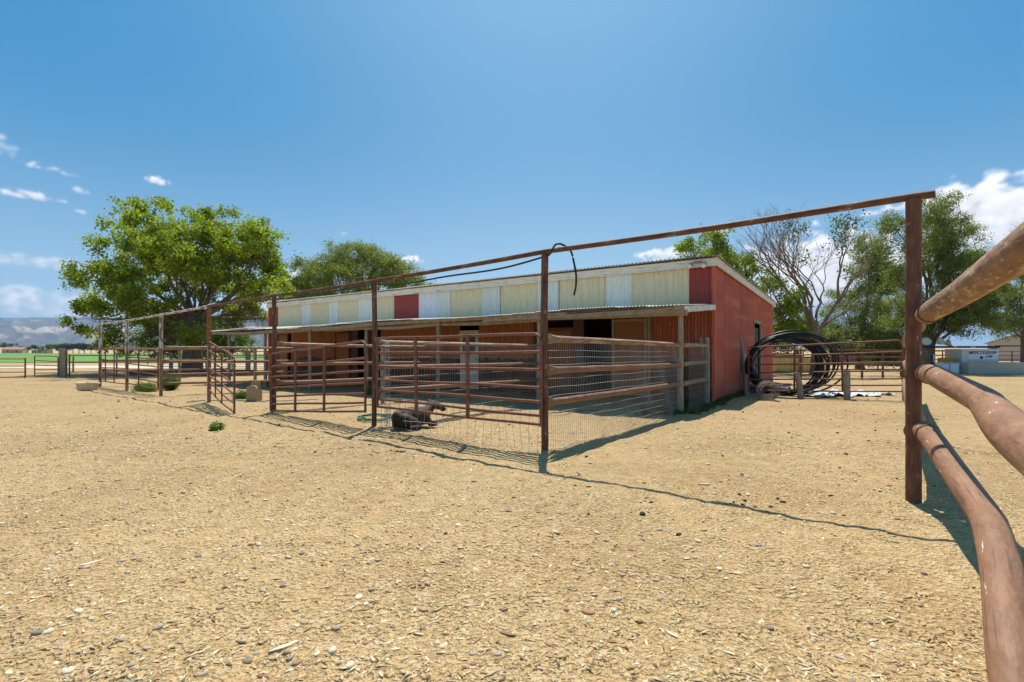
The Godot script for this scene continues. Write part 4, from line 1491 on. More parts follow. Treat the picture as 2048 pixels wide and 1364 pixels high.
func make_yard_things() -> void:
	make_calf()
	make_coil()
	make_wire_roll()
	tarp("dark blue tarpaulin bunched against the barn by the pipe coil", "tarpaulin", 8.25, 15.9, 1.3, 1.2, 0.22, 91, M.blue_tarp)
	tarp("pale grey tarpaulin spread crumpled on the dirt beyond the pipe coil", "tarpaulin", 9.9, 15.0, 2.6, 1.5, 0.10, 92, M.grey_tarp)
	# weathered pole leaning on the end wall
	var mb := MB.new()
	mb.tube([P(7.30, 15.5, -0.1), P(7.24, 15.62, 0.9), P(7.16, 15.75, 1.75), P(7.06, 15.9, 2.36)], [0.085, 0.085, 0.08, 0.075], 12)
	single("leaning_pole", mb, M.grey_wood, "stout grey wooden pole leaning against the red end wall", "pole")
	# rubber tub
	var t := thing("feed_tub", "shallow tan rubber feed tub on the open dirt beyond the gates", "tub", onground(-14.35, 16.9), 0.2)
	mb = MB.new()
	var prof := [[0.0, 0.015], [0.25, 0.015], [0.27, 0.03], [0.30, 0.24], [0.325, 0.25], [0.325, 0.268], [0.295, 0.268], [0.27, 0.25], [0.245, 0.05], [0.0, 0.045]]
	lathe(mb, prof, 28)
	part(t, "tub_body", mb, M.tub)
	for s: float in [-1.0, 1.0]:
		mb = MB.new()
		mb.tube([Vector3(s * 0.31, 0.25, -0.07), Vector3(s * 0.35, 0.235, -0.04), Vector3(s * 0.35, 0.235, 0.04), Vector3(s * 0.31, 0.25, 0.07)], 0.012, 6)
		part(t, "handle", mb, M.tub)
	# upright feeder of two boards, the front one round-topped
	t = thing("mineral_feeder", "tan upright feed box with a rounded front standing in the middle pen", "feeder", onground(-6.72, 13.05), -0.15)
	mb = MB.new()
	slab(mb, 0.30, 0.40, 0.05, 0.1, Vector3(0.02, 0, 0.12))
	part(t, "front_board", mb, M.tan_plastic)
	mb = MB.new()
	mb.box(Vector3(-0.035, 0.25, -0.1), Vector3(0.25, 0.52, 0.02))
	part(t, "back_board", mb, M.tan_plastic)
	mb = MB.new()
	mb.box(Vector3(-0.12, 0.17, 0.0), Vector3(0.02, 0.34, 0.2))
	mb.box(Vector3(0.14, 0.14, 0.0), Vector3(0.02, 0.28, 0.2))
	mb.box(Vector3(0.01, 0.05, 0.0), Vector3(0.26, 0.02, 0.2))
	part(t, "side_board", mb, M.tan_plastic)
	# hoses
	mb = MB.new()
	var p := []
	for k in 90:
		var a := k * 0.21
		var r := 0.30 + 0.05 * sin(a * 0.7) + k * 0.0006
		p.append(onground(-2.55 + cos(a) * r * 0.9, 9.35 + sin(a) * r, 0.022 + 0.0004 * k))
	mb.tube(p, 0.013, 6)
	single("garden_hose", mb, M.hose, "green garden hose coiled flat on the dirt near the calf", "hose", "green hoses about the pens")
	mb = MB.new()
	p = []
	for k in 40:
		var f := k / 39.0
		p.append(onground(lerpf(-1.35, 1.9, f), lerpf(9.7, 10.4, f) + 0.35 * sin(f * 8.0), 0.025 + 0.03 * maxf(0.0, sin(f * 11.0))))
	mb.tube(p, 0.013, 6)
	single("garden_hose", mb, M.hose, "green hose trailing along the shaded edge of the calf pen", "hose", "green hoses about the pens")
	mb = MB.new()
	p = []
	for k in 24:
		var f := k / 23.0
		p.append(onground(lerpf(-8.2, -5.2, f), lerpf(12.6, 13.3, f) + 0.2 * sin(f * 7.0), 0.02))
	mb.tube(p, 0.012, 5)
	single("garden_hose", mb, M.hose, "thin green hose lying past the open gate to the feed box", "hose", "green hoses about the pens")
	# dark hose slung over the top rail: sags along it, wraps, then hangs down
	mb = MB.new()
	p = []
	var at := func(f: float, dy: float) -> Vector3: return P(lerpf(POST[2][0], POST[1][0], f), lerpf(POST[2][1], POST[1][1], f), lerpf(rail_y(2), rail_y(1), f) + dy)
	p.append(P(-4.90, 10.38, 2.36))
	p.append(P(-3.9, 9.58, 2.33))
	p.append(P(-3.0, 8.86, 2.36))
	for k in 14:
		var f := k / 13.0
		p.append(at.call(f, -0.06 - 0.075 * sin(f * PI) - 0.02 * sin(f * TAU * 1.5)))
	var rail := func(x: float, dy: float, off: float) -> Vector3:
		var f := (x - 0.406) / (3.172 - 0.406)
		return P(x, lerpf(6.156, 3.95, f) + off, 2.475 - f * 0.025 + dy)
	p.append(rail.call(0.46, -0.05, -0.06))
	p.append(rail.call(0.52, 0.05, -0.05))
	p.append(rail.call(0.60, 0.062, 0.03))
	p.append(rail.call(0.70, -0.02, 0.07))
	p.append(rail.call(0.735, -0.16, 0.06))
	p.append(rail.call(0.76, -0.33, 0.05))
	p.append(rail.call(0.755, -0.47, 0.05))
	p.append(rail.call(0.735, -0.56, 0.05))
	var cv := []
	for i in p.size() - 1:
		for k in 4:
			cv.append((p[i] as Vector3).cubic_interpolate(p[i + 1], p[maxi(i - 1, 0)], p[mini(i + 2, p.size() - 1)], k / 4.0))
	cv.append(p[p.size() - 1])
	mb.tube(cv, 0.0125, 8)
	single("garden_hose", mb, M.dark_hose, "dark green hose slung along the top rail with its end hanging down", "hose")
	# sticks, board scraps and dung lying about
	var scr := [
		[-1.43, 6.2, 0.24, 0.022, 0.1, "thin brown stick lying on the dirt below the second gate", true], [1.75, 4.57, 0.115, 0.03, -0.15, "pale board scrap beside the long rail shadow", false], [-2.45, 2.92, 0.13, 0.03, 0.9, "long pale split of wood lying in the nearest gravel", false],
		[1.68, 6.4, 0.10, 0.025, 0.0, "short board scrap out on the bare dirt between the fences", false], [-0.02, 2.18, 0.10, 0.02, -0.4, "dark weathered splinter among stones in the nearest dirt", true], [-0.93, 2.05, 0.12, 0.025, 0.7, "bent pale splinter near a red pebble", false]]
	for q in scr:
		mb = MB.new()
		mb.col = C(0.25, 0.16, 0.09) if q[6] else C(0.62, 0.49, 0.31)
		splinter(mb, onground(q[0], q[1], 0.0), Vector3(q[3], 0.010, q[2]), Basis(Vector3.UP, float(q[4]) + PI * 0.5))
		single("wood_scrap", mb, M.litter, q[5], "wood scrap")
	var dg := MB.new()
	for i in 240:
		var d := R(3.0, 14.0)
		var x := R(-0.9, 0.85) * d
		if d < 6.0 and x < 0.0:
			continue
		var s := R(0.008, 0.022)
		dg.col = Color(1, 1, 1) * R(0.7, 1.3)
		pebble(dg, onground(x, d, s * 0.15), Vector3(s * R(0.9, 1.5), s * R(0.5, 0.8), s), R(0, TAU))
	stuff(part(self, "dung_clods", dg, M.clod), "small dark clods of dry dung strewn over the yard", "dung")

func lathe(mb: MB, prof: Array, n: int) -> void:
	for i in prof.size() - 1:
		var r0: float = prof[i][0]
		var r1: float = prof[i + 1][0]
		var y0: float = prof[i][1]
		var y1: float = prof[i + 1][1]
		var nr := Vector2(y1 - y0, -(r1 - r0)).normalized()
		for j in n:
			var a := TAU * j / n
			var b := TAU * (j + 1) / n
			var ca := Vector3(cos(a), 0, sin(a))
			var cb := Vector3(cos(b), 0, sin(b))
			var i0 := mb.pt(ca * r0 + Vector3(0, y0, 0), ca * nr.x + Vector3(0, nr.y, 0), Vector2(a * r0, y0))
			mb.pt(cb * r0 + Vector3(0, y0, 0), cb * nr.x + Vector3(0, nr.y, 0), Vector2(b * r0, y0))
			mb.pt(cb * r1 + Vector3(0, y1, 0), cb * nr.x + Vector3(0, nr.y, 0), Vector2(b * r1, y1))
			mb.pt(ca * r1 + Vector3(0, y1, 0), ca * nr.x + Vector3(0, nr.y, 0), Vector2(a * r1, y1))
			mb.tri(i0, i0 + 1, i0 + 2)
			mb.tri(i0, i0 + 2, i0 + 3)

# upright slab with rounded top corners
func slab(mb: MB, w: float, h: float, th: float, r: float, o: Vector3) -> void:
	var q := [Vector2(-w * 0.5, 0), Vector2(-w * 0.5, h - r)]
	for k in range(1, 6):
		var a := PI - PI * 0.5 * k / 5.0
		q.append(Vector2(-w * 0.5 + r + cos(a) * r, h - r + sin(a) * r))
	for k in 6:
		var a := PI * 0.5 - PI * 0.5 * k / 5.0
		q.append(Vector2(w * 0.5 - r + cos(a) * r, h - r + sin(a) * r))
	q.append(Vector2(w * 0.5, 0))
	for s: float in [-1.0, 1.0]:
		var c := mb.pt(o + Vector3(0, h * 0.5, s * th * 0.5), Vector3(0, 0, s), Vector2(0, h * 0.5))
		for e in q:
			mb.pt(o + Vector3(e.x, e.y, s * th * 0.5), Vector3(0, 0, s), e)
		for k in q.size():
			mb.tri(c, c + 1 + k, c + 1 + (k + 1) % q.size())
	for k in q.size():
		var a: Vector2 = q[k]
		var b: Vector2 = q[(k + 1) % q.size()]
		var m := (b - a).orthogonal().normalized()
		var nn := Vector3(m.x, m.y, 0)
		if nn.dot(Vector3((a.x + b.x) * 0.5, (a.y + b.y) * 0.5 - h * 0.5, 0)) < 0.0:
			nn = -nn
		mb.quad(o + Vector3(a.x, a.y, -th * 0.5), o + Vector3(b.x, b.y, -th * 0.5), o + Vector3(b.x, b.y, th * 0.5), o + Vector3(a.x, a.y, th * 0.5), nn, a, b, b, a)

# ---------- plants ----------
var SPRIG := {}

func sprig(kind: String) -> ArrayMesh:
	if SPRIG.has(kind):
		return SPRIG[kind]
	var sp := {"broad": [8, 0.10, 0.85, 0.16], "narrow": [9, 0.105, 0.45, 0.18], "far": [6, 0.42, 0.8, 0.6], "grass": [12, 0.16, 0.12, 0.05], "fern": [16, 0.05, 0.5, 0.12]}
	var q: Array = sp[kind]
	var mb := MB.new()
	for i in int(q[0]):
		var o := Vector3(R(-1, 1), R(-1, 1), R(-1, 1)) * float(q[3])
		var dir := (Vector3(R(-1, 1), R(-0.9, 0.5), R(-1, 1))).normalized()
		if kind == "grass":
			o.y = 0.0
			dir = Vector3(R(-0.6, 0.6), 1, R(-0.6, 0.6)).normalized()
		var sd := dir.cross(Vector3(R(-1, 1), R(-0.2, 1), R(-1, 1))).normalized()
		var nn := sd.cross(dir).normalized()
		if nn.y < 0.0:
			nn = -nn
		nn = (nn + Vector3(0, 0.5, 0)).normalized()
		var l := float(q[1]) * R(0.75, 1.25)
		var w := l * float(q[2]) * 0.5
		var sh := R(0.85, 1.12)
		mb.col = Color(sh, sh, sh)
		var b := o + dir * l * 0.45 - nn * l * 0.12
		var i0 := mb.pt(o, nn, Vector2.ZERO)
		mb.pt(b + sd * w, (nn + sd * 0.35).normalized(), Vector2.ZERO)
		mb.pt(o + dir * l - nn * l * 0.1, nn, Vector2.ZERO)
		mb.pt(b - sd * w, (nn - sd * 0.35).normalized(), Vector2.ZERO)
		mb.tri(i0, i0 + 1, i0 + 2)
		mb.tri(i0, i0 + 2, i0 + 3)
	SPRIG[kind] = mb.mesh()
	return SPRIG[kind]

# leaf sprigs joined into one mesh
func foliage(parent: Node3D, called: String, kind: String, at: Array, tint: Color, vary: float, size := 1.0) -> void:
	var src := sprig(kind).surface_get_arrays(0)
	var sv: PackedVector3Array = src[Mesh.ARRAY_VERTEX]
	var sn: PackedVector3Array = src[Mesh.ARRAY_NORMAL]
	var sc: PackedColorArray = src[Mesh.ARRAY_COLOR]
	var si: PackedInt32Array = src[Mesh.ARRAY_INDEX]
	var shades := []
	for k in 24:
		var q := R(1.0 - vary, 1.0 + vary)
		var yel := R(-0.12, 0.22) * vary * 3.0
		var tc := Color(tint.r * q * (1.0 + yel), tint.g * q * (1.0 + yel * 0.35), tint.b * q)
		var cc := PackedColorArray()
		for c in sc:
			cc.append(Color(c.r * tc.r, c.g * tc.g, c.b * tc.b))
		shades.append(cc)
	var V := PackedVector3Array()
	var N := PackedVector3Array()
	var K := PackedColorArray()
	for i in at.size():
		var b := Basis(Vector3(R(-1, 1), R(-1, 1), R(-1, 1)).normalized(), R(0, TAU)) if kind != "grass" else Basis(Vector3.UP, R(0, TAU))
		V.append_array(Transform3D(b.scaled(Vector3.ONE * size * R(0.75, 1.3)), at[i]) * sv)
		N.append_array(Transform3D(b, Vector3.ZERO) * sn)
		K.append_array(shades[rng.randi() % 24])
	var I := PackedInt32Array()
	I.resize(si.size() * at.size())
	var j := 0
	var off := 0
	for i in at.size():
		for k in si:
			I[j] = k + off
			j += 1
		off += sv.size()
	leaves += at.size() * si.size() / 3
	var a := []
	a.resize(Mesh.ARRAY_MAX)
	a[Mesh.ARRAY_VERTEX] = V
	a[Mesh.ARRAY_NORMAL] = N
	a[Mesh.ARRAY_COLOR] = K
	a[Mesh.ARRAY_INDEX] = I
	var m := ArrayMesh.new()
	m.add_surface_from_arrays(Mesh.PRIMITIVE_TRIANGLES, a)
	var o := MeshInstance3D.new()
	o.name = called
	o.mesh = m
	o.material_override = M.leaf
	parent.add_child(o, true)

var leaves := 0

# blobs: [x, y, z, radius]; leaves gather in clumps near each blob's skin
func crown_points(blobs: Array, per: float, clump: float, each: int) -> Array:
	var out := []
	for q in blobs:
		var c := Vector3(q[0], q[1], q[2])
		var r: float = q[3]
		var n := int(per * r * r)
		for i in n:
			var dir := Vector3(R(-1, 1), R(-0.75, 1), R(-1, 1)).normalized()
			var o := c + dir * r * (pow(R(0.1, 1.0), 0.45) + (0.28 if rng.randf() < 0.14 else 0.0)) * Vector3(1, 0.8, 1)
			var cr := clump * R(0.6, 1.3)
			for k in int(each * R(0.6, 1.4)):
				var g := Vector3(rng.randfn(), rng.randfn() * 0.75, rng.randfn()) * cr * 0.55
				out.append(o + g)
	return out

func limb(mb: MB, a: Vector3, b: Vector3, r0: float, r1: float, sway: float, sides := 7) -> Array:
	var p := []
	var rr := []
	var n := 6
	var s1 := Vector3(R(-1, 1), R(-0.4, 0.6), R(-1, 1)) * sway
	var s2 := Vector3(R(-1, 1), R(-0.4, 0.4), R(-1, 1)) * sway * 0.6
	for k in n + 1:
		var f := float(k) / n
		p.append(a.lerp(b, f) + s1 * sin(f * PI) + s2 * sin(f * TAU))
		rr.append(lerpf(r0, r1, sqrt(f)))
	mb.tube(p, rr, sides, false)
	return p

func tree(called: String, label: String, x: float, d: float, trunk: Array, blobs: Array, kind: String, tint: Color, per: float, clump: float, each: int, twig := 3, group := "", bark := "bark", size := 1.0) -> Node3D:
	# trunk: [height of fork, radius at base, lean x]
	var t := thing(called, label, "tree", onground(x, d), 0, group)
	var mb := MB.new()
	var fork := Vector3(trunk[2], trunk[0], 0)
	mb.tube([Vector3(0, -0.3, 0), Vector3(0, 0.15, 0), Vector3(float(trunk[2]) * 0.3, trunk[0] * 0.45, 0), fork, fork + Vector3(0.05, 0.3, 0)], [trunk[1] * 1.5, trunk[1] * 1.15, trunk[1], trunk[1] * 1.0, trunk[1] * 0.5], 12)
	for q in blobs:
		var c := Vector3(q[0], q[1], q[2])
		var st := fork - Vector3(0, R(0.0, 0.3), 0)
		var path := limb(mb, st, c, trunk[1] * R(0.26, 0.42), 0.03, (c - st).length() * 0.10)
		for k in twig:
			var o: Vector3 = path[rng.randi_range(2, 6)]
			var e := c + Vector3(R(-1, 1), R(-0.6, 1), R(-1, 1)).normalized() * float(q[3]) * 0.85
			limb(mb, o, e, 0.045, 0.01, (e - o).length() * 0.12, 5)
	part(t, "trunk", mb, M[bark])
	foliage(t, "crown", kind, crown_points(blobs, per, clump, each), tint, 0.38, size)
	return t

func branch(mb: MB, a: Vector3, dir: Vector3, l: float, r: float, depth: int, tips: Array) -> void:
	var b := a + dir * l
	var path := limb(mb, a, b, r, r * 0.62, l * 0.06, 7 if depth > 2 else 4)
	if depth == 0:
		tips.append(b)
		return
	var n := 2 if rng.randf() < 0.55 else 3
	for k in n:
		var nd := (dir + Vector3(R(-1, 1), R(-0.25, 0.6), R(-1, 1)) * 0.55).normalized()
		branch(mb, path[6] if k < 2 else path[4], nd, l * R(0.62, 0.86), r * R(0.5, 0.66), depth - 1, tips)

func weed(label: String, x: float, d: float, h: float, w: float, n: int, tint: Color) -> void:
	var t := thing("green_weed", label, "weed", onground(x, d), 0)
	var mb := MB.new()
	mb.col = tint
	var pts := []
	for i in 14:
		var a := R(0, TAU)
		var e := Vector3(cos(a) * w * R(0.2, 1), h * R(0.5, 1), sin(a) * w * R(0.2, 1))
		mb.tube([Vector3.ZERO, e * 0.5 + Vector3(0, h * 0.1, 0), e], [0.007, 0.005, 0.002], 4, false)
		for k in n / 14:
			var f := R(0.2, 1.0)
			pts.append(e * f + Vector3(rng.randfn(), rng.randfn(), rng.randfn()) * w * 0.13)
	for i in pts.size():
		pts[i].y = maxf(pts[i].y, 0.02)
	part(t, "stem", mb, M.leaf)
	foliage(t, "leaves", "fern", pts, tint, 0.3, 0.7)

func make_trees() -> void:
	# old cottonwood beyond the pens
	var bl := []
	for q in [[300, 462, 1.5, 1], [385, 448, 1.7, 0], [462, 462, 1.7, -1], [520, 492, 1.5, 1], [250, 515, 1.5, 0], [200, 585, 1.3, -1], [270, 580, 1.8, 1], [340, 545, 2.2, -2], [430, 530, 2.2, 2], [515, 552, 1.8, -1], [215, 640, 1.2, 0.5], [285, 630, 1.6, -2], [345, 620, 1.7, 2.4], [455, 610, 1.6, -2], [545, 590, 1.2, 1], [300, 510, 1.9, -2], [470, 520, 1.8, 1], [400, 500, 2.0, 3], [225, 688, 0.9, 0], [400, 580, 1.6, -3], [182, 622, 0.8, 0], [555, 500, 0.9, 0], [440, 672, 1.0, 2], [215, 555, 1.1, 1]]:
		bl.append([(q[0] - 385) * 0.033, 1.2 + (710 - q[1]) * 0.033, q[3] * 1.2, q[2] * 1.1])
	var cw := tree("cottonwood_tree", "big spreading cottonwood with a thick trunk beyond the pens", -21.1, 33.0, [3.7, 0.56, 0.1], bl, "broad", C(0.31, 0.385, 0.04), 6.2, 0.38, 28, 4, "", "bark", 1.35)
	# dead twigs hanging about its trunk
	var mb := MB.new()
	for i in 60:
		var a := R(0, TAU)
		var o := Vector3(cos(a) * 0.5, R(2.2, 4.6), sin(a) * 0.5 + 0.2)
		var e := o + Vector3(cos(a) * R(0.3, 1.2), R(-1.4, -0.1), sin(a) * R(0.2, 0.9))
		limb(mb, o, e, 0.012, 0.004, 0.15, 4)
		for k in 3:
			limb(mb, o.lerp(e, R(0.3, 0.8)), e + Vector3(R(-0.4, 0.4), R(-0.5, 0.1), R(-0.3, 0.3)), 0.007, 0.003, 0.1, 3)
	part(cw, "dead_twigs", mb, M.pale_bark)
	for q in [[3.9, 4.2], [4.6, 3.6], [2.9, 3.2], [-1.4, 2.9]]:
		mb = MB.new()
		for i in 10:
			var o := Vector3(q[0] + R(-0.5, 0.5), q[1], R(-0.5, 0.5))
			limb(mb, Vector3(0.4, 3.4, 0), o, 0.03, 0.012, 0.3, 4)
			for k in 4:
				limb(mb, o, o + Vector3(R(-0.5, 0.7), R(-1.6, -0.3), R(-0.4, 0.4)), 0.012, 0.004, 0.15, 3)
		part(cw, "dead_limb", mb, M.pale_bark)
	# bushy young tree behind it
	bl = []
	for q in [[320, 668, 1.3, 0], [355, 655, 1.5, 1], [400, 670, 1.5, -1], [450, 668, 1.3, 0], [300, 690, 1.0, 1], [480, 690, 1.0, 0], [350, 695, 1.2, 1], [430, 695, 1.2, 0]]:
		bl.append([(q[0] - 370) * 0.037, 1.2 + (710 - q[1]) * 0.037, q[3], q[2]])
	tree("bushy_tree", "low bushy dark green tree behind the cottonwood trunk", -24.2, 37.0, [0.8, 0.16, 0.0], bl, "broad", C(0.16, 0.25, 0.04), 24.0, 0.35, 10, 2)
	# elm showing over the barn roof
	bl = []
	for q in [[600, 585, 1.4, 0], [632, 550, 1.5, 1], [668, 532, 1.6, -1], [712, 530, 1.7, 1], [752, 525, 1.7, -1], [790, 545, 1.6, 0], [822, 562, 1.3, 1], [850, 578, 0.9, 0], [690, 570, 2.2, 2], [760, 572, 2.2, -2], [640, 590, 1.8, 1], [735, 512, 1.1, 0], [690, 515, 0.9, 1]]:
		bl.append([(q[0] - 720) * 0.04, 1.2 + (710 - q[1]) * 0.04, q[3], q[2]])
	tree("elm_tree", "round green elm showing over the middle of the barn roof", -12.2, 40.0, [4.0, 0.35, 0.0], bl, "narrow", C(0.25, 0.29, 0.075), 12.5, 0.40, 22, 4, "", "bark", 1.15)
	# cottonwood behind the barn corner
	bl = []
	for q in [[1385, 500, 0.9, 0], [1412, 492, 1.1, 1], [1440, 500, 1.0, -1], [1400, 540, 1.4, 0], [1460, 540, 1.2, 1], [1490, 525, 0.8, 0], [1500, 580, 1.3, -1], [1530, 570, 1.0, 0], [1555, 610, 1.2, 1], [1585, 640, 1.3, 0], [1560, 665, 1.3, -1], [1610, 668, 1.2, 0], [1440, 600, 1.8, 0]]:
		bl.append([(q[0] - 1500) * 0.032, 1.2 + (710 - q[1]) * 0.032, q[3], q[2]])
	tree("cottonwood_tree", "leafy cottonwood rising behind the near barn corner", 15.2, 32.0, [2.6, 0.3, 0.0], bl, "broad", C(0.25, 0.32, 0.05), 10.5, 0.36, 24, 4, "", "bark", 1.1)
	# half-dead tree: mostly bare limbs
	var t := thing("bare_tree", "tall half-dead tree with bare grey limbs beside the barn", "tree", onground(18.6, 30.5), 0)
	mb = MB.new()
	mb.tube([Vector3(0, -0.3, 0), Vector3(0, 0.4, 0), Vector3(0.05, 1.6, 0), Vector3(0.0, 2.7, 0)], [0.42, 0.32, 0.27, 0.26], 11)
	var tips := []
	for q in [[-0.6, 1.0, 0.1, 2.0, 0.13, 6], [-0.15, 1.0, -0.3, 2.15, 0.125, 6], [0.5, 1.0, 0.2, 2.0, 0.12, 6], [0.32, 1.0, -0.35, 1.9, 0.1, 6], [-0.85, 0.8, -0.2, 1.9, 0.09, 5], [0.9, 0.7, 0.0, 1.5, 0.07, 5], [-0.35, 1.0, 0.4, 2.05, 0.1, 6]]:
		branch(mb, Vector3(0, 2.5, 0), Vector3(q[0], q[1], q[2]).normalized(), q[3], q[4], q[5], tips)
	part(t, "trunk", mb, M.pale_bark)
	t.scale = Vector3(1.2, 1.06, 1.1)
	var few := []
	for p: Vector3 in tips:
		if rng.randf() < 0.03 and p.x > -0.5:
			for k in 16:
				few.append(p + Vector3(rng.randfn(), rng.randfn(), rng.randfn()) * 0.3)
	foliage(t, "crown", "broad", few, C(0.09, 0.14, 0.03), 0.3, 1.1)
	# elms along the right
	bl = []
	for q in [[1735, 530, 1.5, 1], [1755, 490, 1.5, 0], [1715, 600, 1.6, -1], [1750, 560, 2.0, 2], [1690, 650, 1.7, 0], [1745, 640, 2.0, 1], [1790, 600, 1.8, -1], [1725, 690, 1.7, 2], [1790, 670, 1.6, 0], [1660, 680, 1.2, 1], [1770, 560, 1.2, 0], [1670, 700, 1.0, 2], [1700, 705, 1.2, 2], [1760, 705, 1.2, 2], [1810, 700, 1.2, 1], [1620, 690, 0.9, 1]]:
		bl.append([(q[0] - 1735) * 0.042, 1.2 + (710 - q[1]) * 0.042, q[3], q[2]])
	tree("elm_tree", "dense grey-green elm standing before the small far shed", 29.9, 43.0, [2.4, 0.32, 0.0], bl, "narrow", C(0.22, 0.265, 0.08), 9.5, 0.46, 26, 3, "", "bark", 1.2)
	bl = []
	for q in [[1790, 455, 1.3, 0], [1850, 440, 1.6, 1], [1900, 450, 1.4, -1], [1880, 500, 1.8, 0], [1830, 510, 1.7, 1], [1930, 540, 1.7, 0], [1880, 570, 2.0, 2], [1960, 600, 1.7, -1], [1900, 630, 1.9, 1], [1850, 620, 1.6, -2], [1955, 628, 1.3, 0], [1895, 650, 1.2, 1], [1800, 560, 1.3, 0], [1930, 470, 0.9, 0], [1870, 650, 1.3, 1], [1940, 600, 1.5, 1], [1815, 640, 1.3, 0]]:
		bl.append([(q[0] - 1855) * 0.034, 1.2 + (710 - q[1]) * 0.034, q[3] * 0.86, q[2]])
	var el := tree("elm_tree", "tall open elm with a thick trunk next to the light tower", 28.4, 34.2, [2.0, 0.40, 0.05], bl, "narrow", C(0.215, 0.255, 0.08), 11.0, 0.40, 26, 5, "", "bark", 1.05)
	mb = MB.new()
	mb.box(Vector3(-0.02, 0.95, 0.60), Vector3(0.14, 0.55, 0.02))
	part(el, "plate", mb, M.white_paint, "white plate fixed to the trunk")
	bl = []
	for q in [[1985, 520, 1.7, 0], [2030, 540, 1.8, 1], [2075, 500, 1.8, 0], [2000, 590, 2.0, -1], [2060, 600, 2.2, 1], [2110, 560, 2.0, 0], [1990, 640, 1.6, 1], [2040, 650, 1.7, -1], [2100, 640, 1.8, 0]]:
		bl.append([(q[0] - 2050) * 0.046, 1.2 + (710 - q[1]) * 0.046, q[3], q[2]])
	tree("elm_tree", "broad elm at the edge of view behind the light tower", 47.2, 46.0, [2.8, 0.32, 0.0], bl, "narrow", C(0.215, 0.26, 0.08), 9.0, 0.46, 26, 3, "", "bark", 1.2)
	# far hedge of trees behind the yard on that side, tree by tree
	var fi := -1
	for q in [[33.0, 66.0, 3.6], [40.0, 70.0, 4.2], [25.0, 62.0, 3.2], [48.0, 75.0, 4.0], [56.0, 78.0, 3.6]]:
		bl = []
		fi += 1
		for k in 7:
			bl.append([R(-2.6, 2.6), q[2] + R(-1.4, 1.2), R(-1.5, 1.5), R(1.3, 1.9)])
		tree("far_tree", ["small dark tree far behind the shed roof", "dark leafy tree just past the small shed", "distant tree seen through the long gate", "distant tree over the trailer box", "distant tree near the tan house"][fi], q[0], q[1], [1.6, 0.2, 0.0], bl, "far", C(0.06, 0.10, 0.025), 9.0, 0.7, 5, 1, "trees far behind the yard", "bark", 0.6)
	# a few bare boughs at the frame edge
	t = thing("bare_tree", "leafless top of a dead tree beyond the elms", "tree", onground(52.5, 50.0), 0)
	mb = MB.new()
	mb.tube([Vector3(0, -0.3, 0), Vector3(0, 4, 0), Vector3(0.2, 8.5, 0)], [0.4, 0.3, 0.22], 8)
	tips = []
	for k in 4:
		branch(mb, Vector3(0.1, 7.5, 0), Vector3(R(-0.8, 0.6), 1, R(-0.3, 0.3)).normalized(), 2.6, 0.12, 4, tips)
	part(t, "trunk", mb, M.pale_bark)
	# weeds
	weed("bushy green weed growing by the six-bar gate", -11.75, 17.2, 0.5, 0.36, 520, C(0.075, 0.14, 0.035))
	weed("low green weed spreading at the foot of the far gate", -12.9, 17.55, 0.16, 0.4, 280, C(0.10, 0.18, 0.035))
	weed("small low weed patch beneath the six-bar gate", -12.1, 16.5, 0.15, 0.45, 280, C(0.10, 0.18, 0.035))
	weed("tiny green weed alone on the open dirt", -4.75, 8.05, 0.03, 0.04, 42, C(0.10, 0.19, 0.035))
	weed("green weeds in the awning shade behind the second gate", -4.1, 15.3, 0.2, 0.75, 420, C(0.10, 0.18, 0.04))
	weed("low weed beside the feed box", -7.4, 13.6, 0.14, 0.25, 150, C(0.09, 0.16, 0.04))
	weed("green weed against the rails past the open gate", -8.3, 17.6, 0.4, 0.4, 300, C(0.085, 0.15, 0.04))
	weed("bright green bush beside the grey trailer box", 33.4, 32.3, 0.5, 0.7, 420, C(0.075, 0.165, 0.025))
	# thin grass at the foot of the net and along the barn
	var pts := []
	for i in 900:
		var f := R(0, 1)
		var a := P(3.4, 10.2).lerp(P(5.0, 12.4), f) + Vector3(R(-0.9, 0.25), 0, R(-0.35, 0.35))
		a.y = gh(a.x, a.z)
		pts.append(a)
	for i in 500:
		var a := P(5.1, 12.6).lerp(P(7.2, 15.8), R(0, 1)) + Vector3(R(0.0, 0.25), 0, R(-0.1, 0.1))
		a.y = gh(a.x, a.z)
		pts.append(a)
	var hold := Node3D.new()
	hold.name = "thin_grass"
	add_child(hold)
	foliage(hold, "blades", "grass", pts, C(0.15, 0.17, 0.06), 0.3, 0.55)
	stuff(hold, "thin dry grass along the barn foot and wire net", "grass")
	stuff(hold.get_child(0))

